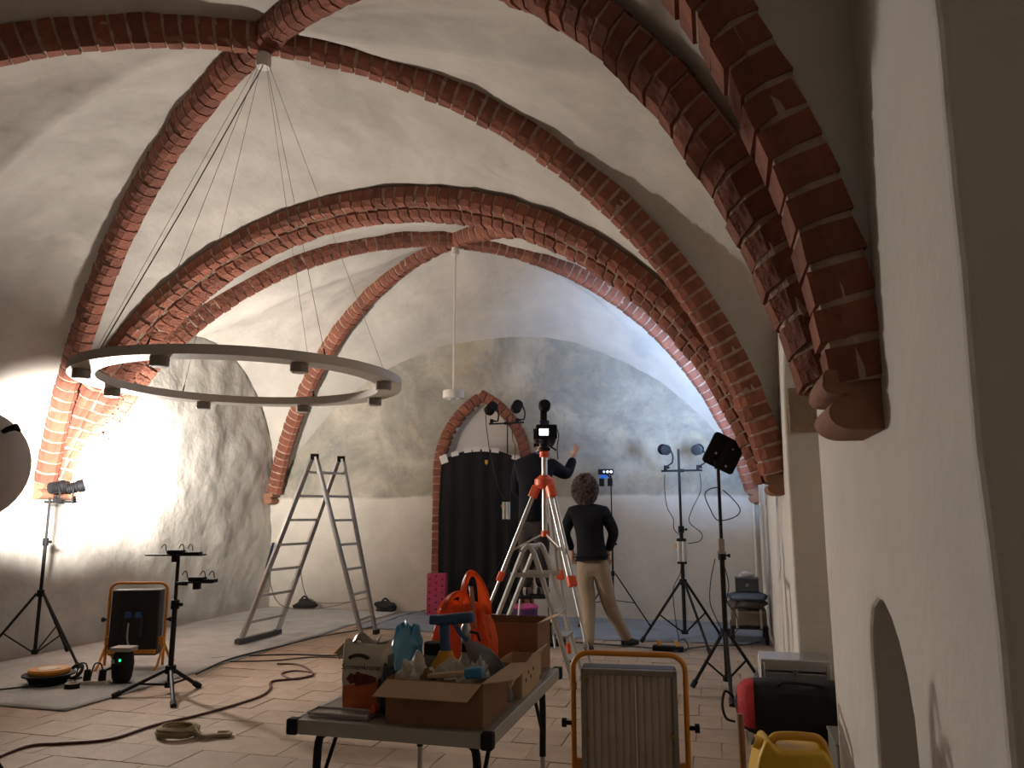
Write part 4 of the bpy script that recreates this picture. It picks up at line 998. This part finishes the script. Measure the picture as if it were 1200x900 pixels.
# ------------------------------------------------------------------ things by the right wall
cs = thing('aluminium_case', 'aluminium equipment case behind the red and black bag', 'case', (.42, 5.62, 0), .0)
MB().box((0, 0, .17), (.42, .30, .34)).build('body', mat('case_panel', (150, 150, 150), .4, .5), cs, bev=.006)
MB().box((0, 0, .385), (.425, .305, .07)).build('lid', mat('case_lid', (176, 176, 176), .35, .6), cs, bev=.006)
for sx in (-1, 1):
    for sy_ in (-1, 1): MB().box((sx * .2, sy_ * .143, .2), (.03, .03, .4)).build('corner_edge', ALU, cs, bev=.006)
MB().box((0, -.156, .345), (.03, .012, .04)).build('latch', STEEL, cs, bev=.003); MB().tube(smooth_path([(-.225, -.05, .3), (-.25, -.05, .27), (-.25, .05, .27), (-.225, .05, .3)], 4), .008, 6).build('handle', STEEL, cs)
rb = thing('duffel_bag', 'black duffel bag with red ends lying by the pier', 'bag', (.43, 5.25, 0), -.02)
def duf(a, c):
    th = a * 2 * PI; x = -.4 + .8 * c; e_ = math.sqrt(max(0, 1 - abs(2 * c - 1) ** 6)); q = Vector((math.cos(th), math.sin(th), c * 5))
    f_ = 1 + .10 * noise.noise(q * 1.5)
    return (x, .15 * e_ * f_ * math.copysign(abs(math.cos(th)) ** .7, math.cos(th)), .18 + .175 * e_ * f_ * math.copysign(abs(math.sin(th)) ** .75, math.sin(th)) - .02 * math.sin(c * PI) * (math.sin(th) > .5))
DB = mat('black_nylon', (16, 14, 16), .8, bump=.3, bscale=60); DR = mat('red_nylon', (170, 30, 36), .7, bump=.3, bscale=60)
MB().grid(duf, 36, 30).build('body', DB, rb)
for x, w_, lab in ((-.33, .1, 'l'), (.31, .1, 'r')):
    def patch(a, c, x=x, w_=w_):
        px = x - w_ / 2 + w_ * a; p = Vector(duf(.44 - .33 * c if x < 0 else .42 - .3 * c, (px + .4) / .8)); ctr = Vector((px, 0, .18)); return ctr + (p - ctr) * 1.02
    def patch2(a, c, x=x, w_=w_):
        px = x - w_ / 2 + w_ * a; th0 = .5 + .1 - .36 * c; p = Vector(duf(th0, (px + .4) / .8)); ctr = Vector((px, 0, .18)); return ctr + (p - ctr) * 1.025
    MB().grid(patch2, 8, 14).build('red_panel', DR, rb)
MB().tube(smooth_path([(-.4, -.02, .22), (-.45, -.05, .26), (-.47, -.07, .18), (-.45, -.05, .1), (-.4, -.03, .08)], 5), .008, 6).build('strap', DB, rb)
MB().tube(smooth_path([(-.15, -.08, .3), (-.1, -.1, .34), (.1, -.1, .33), (.15, -.08, .3)], 5), .01, 6).build('handle', DB, rb)
yc = thing('jerrycan', 'yellow plastic jerrycan with moulded handle at the foot of the pier', 'canister', (.255, 3.72, 0), .12)
YM = mat('yellow_plastic', (214, 172, 36), .45, var=.12, scale=8)
prof = [(-.19, 0), (.2, 0), (.205, .17), (.165, .2), (.12, .27), (.1, .27), (-.075, .27), (-.105, .295), (-.125, .30), (-.155, .25), (-.19, .14)]
KZ = 1.35; prof = [(x, z * KZ) for x, z in prof]
MB().prism(prof, .20).build('body', YM, yc, bev=.022, seg=4)
MB().tube(smooth_path([(-.09, 0, .275 * KZ), (-.06, 0, .296 * KZ), (.06, 0, .298 * KZ), (.12, 0, .285 * KZ), (.145, 0, .22 * KZ)], 6), .018, 10).build('handle', mat('yellow_handle', (196, 146, 34), .45), yc)
MB().cyl((-.13, -.03, .275 * KZ), (-.165, -.03, .285 * KZ), .026, .026, 14).build('spout_rim', YM, yc); MB().cyl((-.162, -.03, .2835 * KZ), (-.169, -.03, .286 * KZ), .018, .018, 14).build('spout_hole', mat('dark_hole', (40, 30, 26), .9), yc)
MB().box((-.12, -.103, .06), (.05, .004, .03)).build('embossed_label', mat('yellow_handle', (196, 146, 34), .45), yc)
ham = thing('rubber_mallet', 'wooden handled rubber mallet standing head down beside the jerrycan', 'mallet', (.05, 4.05, 0), .2)
MB().cyl((-.075, 0, .045), (.075, 0, .045), .045, .045, 18).build('head', mat('grey_rubber', (86, 90, 94), .7), ham, bev=.006); MB().tube([(0, 0, .08), (0, .0, .22), (.0, .01, .40)], .016, 10, radii=[.014, .016, .017]).build('handle', mat('handle_wood', (130, 92, 66), .6), ham)
gb = thing('grey_crate', 'low grey green crate between the duffel bag and the pier', 'crate', (.66, 4.55, 0)); MB().box((0, 0, .1), (.3, .34, .2)).build('body', mat('grey_green', (96, 94, 84), .7), gb, bev=.01); MB().box((0, 0, .206), (.31, .35, .015)).build('lid', mat('grey_green_lid', (110, 108, 96), .7), gb, bev=.004)
# cart with boxes and blankets far right
ct_ = thing('hand_truck', 'low dark cart with pale uprights parked at the end of the side wall', 'cart', (.24, 8.95, 0))
MB().box((0, 0, .17), (.38, .5, .03)).build('deck', BLK, ct_, bev=.004)
for sx in (-1, 1):
    for sy_ in (-1, 1): MB().cyl((sx * .17, sy_ * .22, .0), (sx * .17, sy_ * .22, .16), .02).build('leg', BLK, ct_)
    MB().tube([(sx * .12, -.26, .17), (sx * .12, -.27, .3), (sx * .12, -.27, .36)], .012, 8).build('upright', mat('pale_pole', (190, 178, 160), .6), ct_)
def cart_item(name, label, cat, z, size, m, lid=None):
    t = thing(name, label, cat, (.24, 8.95, z)); MB().box((0, 0, size[2] / 2), size).build('body', m, t, bev=.008)
    if lid: MB().box((0, 0, size[2] + .008), (size[0] * 1.02, size[1] * 1.02, .018)).build('lid', lid, t, bev=.004)
    return t
cart_item('brown_case', 'brown case lying on the low cart under the blankets', 'case', .187, (.36, .44, .13), mat('brown_case', (110, 96, 84), .6), mat('brown_case_lid', (130, 116, 102), .6))
bl_ = thing('blanket', 'folded grey brown blankets piled on the case on the cart', 'blanket', (.24, 8.95, .345))
for k in range(2): MB().blob((0, 0, .05 + k * .07), (.21, .24, .055), 20 + k, .15, 2, 22, 10).build('fold', mat('blanket_%d' % k, ((104, 94, 88), (92, 98, 112))[k], .95, bump=.4), bl_)
bx = cart_item('tool_box', 'small dark grey tool box on top of the piled blankets', 'box', .525, (.24, .22, .13), mat('dark_grey_box', (70, 72, 74), .5), mat('grey_lid', (96, 98, 98), .5))
MB().box((0, -.112, .07), (.03, .01, .03)).build('latch', STEEL, bx); MB().blob((0, 0, .17), (.09, .07, .03), 31, .25).build('white_cloth', mat('white_cloth', (200, 196, 190), .8), bx)

# ------------------------------------------------------------------ survey tripod with camera
AP = Vector((-1.72, 6.75, 0)); tp_ = thing('camera_tripod', 'tall aluminium tripod with orange fittings carrying a camera', 'tripod', AP)
zA = ony(637, 566, 6.75).z; zT = ony(637, 523, 6.75).z; col = ony(638, 540, 6.75) - AP
cxl = Vector((col.x, col.y, 0))
MB().cyl(cxl + Vector((0, 0, zA - .45)), cxl + Vector((0, 0, zT - .06)), .026, .026, 14).build('centre_column', ALU, tp_)
MB().lathe([(.04, zT - .1), (.045, zT - .09), (.045, zT - .05), (.03, zT - .04)], 16, cxl).build('top_ring', ORP, tp_)
MB().lathe([(.05, zA - .05), (.09, zA - .02), (.09, zA + .03), (.05, zA + .06), (.04, zA + .07)], 18, cxl).build('shoulder', ORP, tp_, smooth=35)
MB().cyl(cxl + Vector((0, 0, zA - .47)), cxl + Vector((0, 0, zA - .42)), .034).build('column_ring', ORP, tp_)
feet = [onz(700, 812) - AP, onz(668, 774) - AP, onz(545, 782) - AP]
for f_ in feet:
    f_.z = .01; tp0 = cxl + Vector((f_.x, f_.y, 0)).normalized() * .075 + Vector((0, 0, zA - .03)); d_ = (f_ - tp0); k1 = tp0 + d_ * .5
    s_ = Vector((-d_.y, d_.x, 0)).normalized() * .022
    lg = MB(); MB().box(tp0 + d_ * .03, (.07, .07, .11), rot_from(*frame_from(d_))).build('leg_hinge', ORP, tp_, bev=.008)
    u_ = MB().cyl(tp0 + s_, k1 + s_, .014, .014, 10).build('leg', ALU, tp_); MB().cyl(tp0 - s_, k1 - s_, .014, .014, 10).build('second_tube', ALU, u_)
    MB().box(k1, (.075, .045, .09), rot_from(*frame_from(d_))).build('leg_clamp', ORP, u_, bev=.008)
    MB().cyl(k1, f_ - d_ * .04, .013, .013, 10).build('lower_tube', ALU, u_)
    MB().cyl(f_ - d_ * .1, f_ - d_ * .04, .022, .02, 10).build('foot_clamp', ORP, u_); MB().cyl(f_ - d_ * .04, f_, .014, .008, 10).build('foot', RUB, u_)
    MB().cyl(cxl + Vector((0, 0, zA - .44)), tp0 + d_ * .36, .009, .009, 8).build('spreader', ALU, tp_)
# camera body: we look at its lit rear screen
cmp_ = cxl + AP; cmr = thing('camera', 'black camera with a lit rear screen and flash on the orange tripod', 'camera', (cmp_.x, cmp_.y, zT - .04), YAW)
MB().lathe([(.05, 0), (.055, .02), (.03, .04), (.035, .07), (.05, .09), (.05, .1)], 16).build('tripod_head', BLKP, cmr, smooth=35)
cb = MB().box((.02, 0, .17), (.19, .07, .13)).build('body', BLKP, cmr, bev=.012)
MB().box((-.005, -.037, .165), (.082, .006, .058)).build('rear_screen', mat('lit_screen', (235, 240, 255), .3, emit=(235, 242, 255), estr=4.0), cb)
MB().box((-.085, -.01, .15), (.03, .08, .09)).build('grip', BLKP, cb, bev=.01)
MB().lathe([(.04, 0), (.045, .01), (.045, .1), (.04, .11)], 18, (.01, .035, .17), Matrix.Rotation(-PI / 2, 3, 'X')).build('lens', BLK, cb)
MB().box((.0, 0, .25), (.09, .06, .05)).build('finder_hump', mat('blue_black', (30, 44, 80), .35), cb, bev=.012)
fl_ = MB().box((-.005, 0, .33), (.06, .05, .14)).build('flash_unit', BLKP, cmr, bev=.008); MB().lathe([(.045, -.035), (.055, -.02), (.055, .03), (.04, .045)], 18, (.005, -.0, .405), Matrix.Rotation(1.2, 3, 'X')).build('flash_head', BLKP, fl_, smooth=35)
MB().tube(smooth_path([(.11, -.01, .2), (.13, -.02, .14), (.115, -.02, .03), (.12, -.02, -.08)], 5), .005, 6).build('camera_strap', CABM, cmr)
mb = MB(); knob(mb, (-.05, 0, .05), .018, (-1, 0, 0)); mb.build('head_knob', BLKP, cmr); MB().cyl((.04, 0, .05), (.1, -.06, .0), .008).build('pan_handle', BLKP, cmr)

# ------------------------------------------------------------------ step ladder and step stool
sl_b = Vector((-1.62, 6.5, 0)); sl_ = thing('step_ladder', 'low aluminium step ladder standing open behind the table', 'step ladder', sl_b)
def P6(u, v, Y): return ony(u, v, Y) - sl_b
r_front = [P6(612, 646, 6.2), P6(620, 640, 6.22), P6(628, 655, 6.22), P6(640, 692, 6.22), onz(672, 804, .02) - sl_b]
r_front2 = [p + Vector((.02, .32, 0)) for p in r_front]; r_front2[-1].z = .02
for rr_ in (r_front, r_front2):
    g_ = MB().tube(smooth_path(rr_, 5), .021, 8).build('front_rail', ALUM, sl_); MB().cyl(rr_[-1] + Vector((0, 0, .03)), rr_[-1] - Vector((0, 0, .02)), .026).build('rubber_foot', RUB, g_)
for k, rr_ in enumerate((r_front, r_front2)):
    a_ = rr_[0] + Vector((0, 0, -.01)); b_2 = Vector((a_.x - .42, a_.y, .02)); g_ = MB().tube([a_, b_2], .019, 8).build('rear_rail', ALUM, sl_); MB().cyl(b_2 + Vector((0, 0, .03)), b_2 - Vector((0, 0, .02)), .024).build('rubber_foot', RUB, g_)
    hh = P6(633, 674, 6.22).z; MB().box(Vector(((rr_[3].x + a_.x - .06) / 2 + .0, rr_[0].y, hh)), (abs(rr_[3].x - a_.x) + .13, .02, .035)).build('spreader', ALUM, sl_, bev=.004)
for k, t in enumerate((.25, .5, .75)):
    a_ = r_front[3].lerp(r_front[4], t) ; MB().box(a_ + Vector((.01, .16, 0)), (.09, .30, .02)).build('tread', mat('tread_grey', (150, 148, 144), .6, .3), sl_, bev=.004)
MB().box(r_front[1] + Vector((-.02, .16, -.0)), (.1, .3, .022)).build('top_plate', ALUM, sl_, bev=.004)
sz = .5; sp_ = onz(626, 697, sz); ss_ = thing('step_stool', 'dark folding step stool with a hoop handle under the person at the mural', 'step stool', (sp_.x, sp_.y, 0), YAW)
MB().box((0, 0, sz - .015), (.34, .26, .03)).build('platform', BLKP, ss_, bev=.006)
for sx in (-1, 1):
    MB().cyl((sx * .15, -.1, sz - .03), (sx * .2, -.32, .01), .012).build('front_leg', ALUM, ss_); MB().cyl((sx * .15, .1, sz - .03), (sx * .19, .3, .01), .012).build('rear_leg', BLK, ss_)
MB().box((0, -.24, .24), (.34, .16, .025)).build('lower_step', BLKP, ss_, bev=.005)
MB().tube(smooth_path([(-.15, .13, sz - .02), (-.15, .15, sz + .26), (-.12, .155, sz + .31), (.12, .155, sz + .31), (.15, .15, sz + .26), (.15, .13, sz - .02)], 5), .011, 8).build('hoop_handle', BLK, ss_)
# ================================================================== people
SKIN = mat('skin', (196, 150, 124), .6)
def skin_mesh(name, J, E_, m, parent, root, sub=2, origin=Vector((0, 0, 0))):
    names = list(J); idx = {k: i for i, k in enumerate(names)}
    me = bpy.data.meshes.new(name); me.from_pydata([tuple(Vector(J[k][0]) - origin) for k in names], [(idx[a], idx[b]) for a, b in E_], [])
    o = bpy.data.objects.new(name, me); COL.objects.link(o)
    sk = o.modifiers.new('skin', 'SKIN'); sk.use_smooth_shade = True
    lay = me.skin_vertices[0].data
    for k in names:
        r = J[k][1]; r = (r, r) if not isinstance(r, tuple) else r
        lay[idx[k]].radius = r; lay[idx[k]].use_root = (k == root)
    sb_ = o.modifiers.new('sub', 'SUBSURF'); sb_.levels = sub; sb_.render_levels = sub
    bpy.context.view_layer.update()
    nm = bpy.data.meshes.new_from_object(o.evaluated_get(bpy.context.evaluated_depsgraph_get())); nm.materials.clear(); nm.materials.append(m)
    nm.polygons.foreach_set('use_smooth', [True] * len(nm.polygons))
    o.modifiers.clear(); o.data = nm; o.parent = parent
    return o
def chain(*ks): return [(a, b) for a, b in zip(ks, ks[1:])]
def hand(J, E_, side, wrist, fwd, palm, s=1.0, curl=.35):
    """palm and five bent fingers growing from a wrist joint"""
    w_ = Vector(J[wrist][0]); f = Vector(fwd).normalized(); up = Vector(palm).normalized(); lat = f.cross(up).normalized() * side
    pk = 'palm' + wrist; J[pk] = (w_ + f * .05 * s, .026 * s); E_.append((wrist, pk))
    kk = 'knuckle' + wrist; J[kk] = (w_ + f * .085 * s, .024 * s); E_.append((pk, kk))
    for i, (o_, ln) in enumerate(((-.028, .070), (-.009, .080), (.010, .075), (.028, .060))):
        a = w_ + f * .088 * s + lat * o_ * s; prev = kk
        for j in range(3):
            ang = curl * (j + .6); d = f * math.cos(ang) - up * math.sin(ang); a = a + d * ln * s / 3 * 1.15
            k = 'f%d%d%s' % (i, j, wrist); J[k] = (a, (.0092 - .0012 * j) * s); E_.append((prev, k)); prev = k
    a = w_ + f * .03 * s - lat * .022 * s; prev = pk
    for j in range(2):
        d = (f * .75 - lat * .6 - up * .25).normalized(); a = a + d * .032 * s; k = 't%d%s' % (j, wrist); J[k] = (a, .0105 * s); E_.append((prev, k)); prev = k
def head_feats(parent, c, fwd, s=1.0):
    f = Vector(fwd).normalized(); r = f.cross(Vector((0, 0, 1))).normalized()
    MB().blob(c + f * .115 * s + Vector((0, 0, -.01)), (.014 * s, .014 * s, .024 * s), 1, .05).build('nose', SKIN, parent)
    for k in (-1, 1):
        MB().blob(c + f * .092 * s + r * k * .034 * s + Vector((0, 0, .012)), (.012, .012, .009), 1, 0).build('eye', mat('eye', (60, 50, 46), .3), parent)
        MB().blob(c + r * k * .083 * s - f * .01, (.014, .022, .034), 2, .1).build('ear', SKIN, parent)
    MB().box(c + f * .099 * s + Vector((0, 0, -.058)), (.04, .012, .008)).build('mouth', mat('lips', (160, 100, 90), .5), parent, bev=.003)
def curls(parent, c, R, n, m, seed, low=-.6, rr=.014):
    rnd = random.Random(seed); mb = MB()
    mb.blob(c, (R[0] * .93, R[1] * .93, R[2] * .93), seed, .2, 2.4, 30, 20)
    for i in range(n):
        z = rnd.uniform(low, 1); a = rnd.uniform(0, 2 * PI); q = math.sqrt(max(0, 1 - z * z)); d = Vector((q * math.cos(a), q * math.sin(a), z))
        p = c + Vector((d.x * R[0], d.y * R[1], d.z * R[2])); pts = []
        tdir = Vector((0, 0, -1)) - d * d.z * -1; x = d.cross(tdir).normalized() if tdir.length > .05 else Vector((1, 0, 0))
        for j in range(8): pts.append(p + tdir * .012 * j + d * (.012 * math.sin(j * 1.5)) + x * (.014 * math.cos(j * 1.5)))
        mb.tube(pts, rr, 5, radii=[rr * (1 - .09 * j) for j in range(8)])
    o = mb.build('hair', m, parent, smooth=True); o['kind'] = 'stuff'; return o

# ---- person with curly hair, seen from behind
fA, fB = onz(690, 766), onz(736, 757); g0 = (fA + fB) / 2; YW = 7.95
wo = thing('person', 'person with curly brown hair in dark sweater and beige trousers, back turned', 'person', (g0.x, g0.y, 0))
def Wp(u, v, Y=YW): return ony(u, v, Y) - Vector((g0.x, g0.y, 0))
lft = fA - g0; rgt = fB - g0
hd_ = Wp(686, 577); 
J = {'pelvis': (Wp(695, 660), .115), 'waist': (Wp(693, 640), .115), 'chest': (Wp(690, 616), .13), 'upper': (Wp(689, 601), .105), 'neck': (Wp(688, 590), .052), 'jaw': (Wp(687, 582), .07), 'head': (hd_ + Vector((0, 0, .03)), .085), 'crown': (hd_ + Vector((0, -.01, .1)), .05)}
E1 = chain('pelvis', 'waist', 'chest', 'upper', 'neck', 'jaw', 'head', 'crown')
J['shL'] = (Wp(671, 601), .05); J['elL'] = (Wp(661, 624, YW - .03), .034); J['wrL'] = (Wp(670, 644, YW + .16), .026)
J['shR'] = (Wp(708, 601), .05); J['elR'] = (Wp(720, 624, YW - .03), .034); J['wrR'] = (Wp(713, 645, YW + .10), .026)
E1 += chain('upper', 'shL', 'elL', 'wrL') + chain('upper', 'shR', 'elR', 'wrR')
hand(J, E1, 1, 'wrL', (.05, .1, -1), (0, -1, 0)); hand(J, E1, -1, 'wrR', (-.05, .1, -1), (0, -1, 0))
kL, kR = Vector(Wp(690, 712)), Vector(Wp(715, 712, YW + .1))
J['hipL'] = (Wp(685, 668), .085); J['knL'] = (kL, .058); J['anL'] = (lft + Vector((0, -.02, .09)), .04); J['toL'] = (lft + Vector((0, .12, .035)), .035)
J['hipR'] = (Wp(704, 668), .085); J['knR'] = (kR, .058); J['anR'] = (rgt + Vector((0, -.02, .09)), .04); J['toR'] = (rgt + Vector((.03, .12, .035)), .035)
E1 += chain('pelvis', 'hipL', 'knL', 'anL', 'toL') + chain('pelvis', 'hipR', 'knR', 'anR', 'toR')
bd = skin_mesh('body', J, E1, SKIN, wo, 'pelvis')
def grow(keys, k, add=0.0): return {q: (J[q][0], (J[q][1] * k + add)) for q in keys}
S = grow(['waist', 'chest', 'upper', 'shL', 'elL', 'shR', 'elR', 'wrL', 'wrR'], 1.15, .022); S['hem'] = (Wp(694, 651), .175); S['waist'] = (Wp(693, 638), .155); S['collar'] = (J['neck'][0], .062)
for k in ('wrL', 'wrR'): S[k] = (J[k][0], .042)
skin_mesh('sweater', S, chain('hem', 'waist', 'chest', 'upper', 'collar') + chain('upper', 'shL', 'elL', 'wrL') + chain('upper', 'shR', 'elR', 'wrR'), mat('dark_sweater', (26, 25, 30), .95, spec=.2, bump=.4, bscale=90), wo, 'waist')
TR = grow(['pelvis', 'hipL', 'hipR', 'knL', 'knR'], 1.15, .012); TR['anL'] = (lft + Vector((0, -.02, .06)), .06); TR['anR'] = (rgt + Vector((0, -.02, .06)), .06); TR['wst'] = (Wp(694, 648), .125)
skin_mesh('trousers', TR, chain('wst', 'pelvis', 'hipL', 'knL', 'anL') + chain('pelvis', 'hipR', 'knR', 'anR'), mat('beige_trousers', (158, 140, 118), .9, var=.12, scale=14, bump=.3, bscale=30), wo, 'pelvis')
SHOE = mat('black_shoe', (26, 25, 26), .5)
def shoe(parent, p, d, m, ln=.27):
    d = Vector((d[0], d[1], 0)).normalized(); x = Vector((d.y, -d.x, 0)); R = rot_from(x, d, Vector((0, 0, 1)))
    def fn(a, c):
        th = a * 2 * PI; y = -.09 + ln * c; w_ = .046 * (math.sin(PI * min(1, .12 + .86 * c)) ** .35) * (1 if c < .97 and c > .02 else .3); h = (.085 if c < .4 else .085 - .045 * (c - .4) / .6)
        return p + R @ Vector((w_ * math.copysign(abs(math.cos(th)) ** .6, math.cos(th)), y, max(.003, h / 2 + h / 2 * math.copysign(abs(math.sin(th)) ** .6, math.sin(th)))))
    s_ = MB().grid(fn, 20, 16).build('shoe', m, parent)
    return s_
shoe(wo, lft, (-.05, 1), SHOE); shoe(wo, rgt, (.55, 1), SHOE)
hc = hd_ + Vector((0, -.01, .035)); head_feats(bd, hc, (-.05, 1, .05))
curls(wo, hc + Vector((0, -.015, -.01)), (.12, .118, .155), 300, mat('brown_hair', (74, 56, 48), .7), 5, low=-.95)

# ---- person on the step stool, leaning to the mural behind the camera
g1 = Vector((sp_.x, sp_.y, sz)); YM_ = sp_.y + .02
ma = thing('person', 'person in dark jacket on the step stool, reaching one hand to the mural', 'person', (g1.x, g1.y, sz))
def Mp(u, v, Y=YM_): return ony(u, v, Y) - g1
hm = Mp(639, 517, YM_ + .08)
J = {'pelvis': (Mp(625, 618), .125), 'waist': (Mp(624, 592), .125), 'chest': (Mp(625, 566, YM_ + .02), .145), 'upper': (Mp(628, 546, YM_ + .05), .12), 'neck': (Mp(635, 532, YM_ + .08), .056), 'jaw': (Mp(638, 523, YM_ + .09), .072), 'head': (hm + Vector((0, 0, .02)), .09), 'crown': (hm + Vector((0, 0, .095)), .055)}
E2 = chain('pelvis', 'waist', 'chest', 'upper', 'neck', 'jaw', 'head', 'crown')
J['shR'] = (Mp(647, 546, YM_ + .06), .066); J['elR'] = (Mp(664, 557, YM_ + .25), .05); J['wrR'] = (Mp(672, 537, YM_ + .40), .03)
J['shL'] = (Mp(609, 546, YM_ + .04), .066); J['elL'] = (Mp(604, 572, YM_ + .05), .05); J['wrL'] = (Mp(614, 585, YM_ + .22), .03)
E2 += chain('upper', 'shR', 'elR', 'wrR') + chain('upper', 'shL', 'elL', 'wrL')
hand(J, E2, 1, 'wrR', (.25, .3, 1), (.3, -1, .2), 1.05, .2); hand(J, E2, -1, 'wrL', (.4, .8, -.2), (0, 0, 1))
dv_ = Vector((math.cos(YAW), math.sin(YAW), 0))
lf2, rf2 = -dv_ * .07 + Vector((0, -.02, 0)), dv_ * .08 + Vector((0, .03, 0))
J['hipL'] = (Mp(617, 624), .092); J['knL'] = (Mp(618, 658), .062); J['anL'] = (lf2 + Vector((0, -.03, .09)), .042); J['toL'] = (lf2 + Vector((-.02, .13, .035)), .036)
J['hipR'] = (Mp(634, 624), .092); J['knR'] = (Mp(634, 658), .062); J['anR'] = (rf2 + Vector((0, -.03, .09)), .042); J['toR'] = (rf2 + Vector((.02, .13, .035)), .036)
E2 += chain('pelvis', 'hipL', 'knL', 'anL', 'toL') + chain('pelvis', 'hipR', 'knR', 'anR', 'toR')
bd2 = skin_mesh('body', J, E2, SKIN, ma, 'pelvis')
S = grow(['waist', 'chest', 'upper', 'shL', 'elL', 'shR', 'elR', 'wrL', 'wrR'], 1.15, .016); S['hem'] = (Mp(624, 612), .165); S['waist'] = (Mp(624, 592), .165); S['collar'] = (J['neck'][0], .066)
for k in ('wrL', 'wrR'): S[k] = (J[k][0], .048)
skin_mesh('jacket', S, chain('hem', 'waist', 'chest', 'upper', 'collar') + chain('upper', 'shL', 'elL', 'wrL') + chain('upper', 'shR', 'elR', 'wrR'), mat('dark_jacket', (20, 21, 28), .9, spec=.2, bump=.3, bscale=40), ma, 'waist')
MB().tube([J['neck'][0] + Vector((.07 * math.cos(a), .07 * math.sin(a), .0)) for a in [2 * PI * i / 20 for i in range(20)]], .02, 8, closed=True).build('collar', mat('blue_collar', (58, 62, 130), .8), ma)
TR = grow(['pelvis', 'hipL', 'hipR', 'knL', 'knR'], 1.15, .014); TR['anL'] = (lf2 + Vector((0, -.03, .06)), .064); TR['anR'] = (rf2 + Vector((0, -.03, .06)), .064); TR['wst'] = (Mp(624, 600), .135)
skin_mesh('trousers', TR, chain('wst', 'pelvis', 'hipL', 'knL', 'anL') + chain('pelvis', 'hipR', 'knR', 'anR'), mat('dark_trousers', (52, 44, 42), .9, bump=.3, bscale=30), ma, 'pelvis')
GS = mat('grey_shoe', (120, 116, 112), .7)
shoe(ma, lf2, (-.2, 1), GS); shoe(ma, rf2, (.15, 1), GS)
head_feats(bd2, hm + Vector((0, 0, .03)), (.1, 1, 0))
curls(ma, hm + Vector((0, -.012, .045)), (.1, .105, .11), 120, mat('dark_hair', (48, 42, 40), .7), 9, low=-.35, rr=.01)
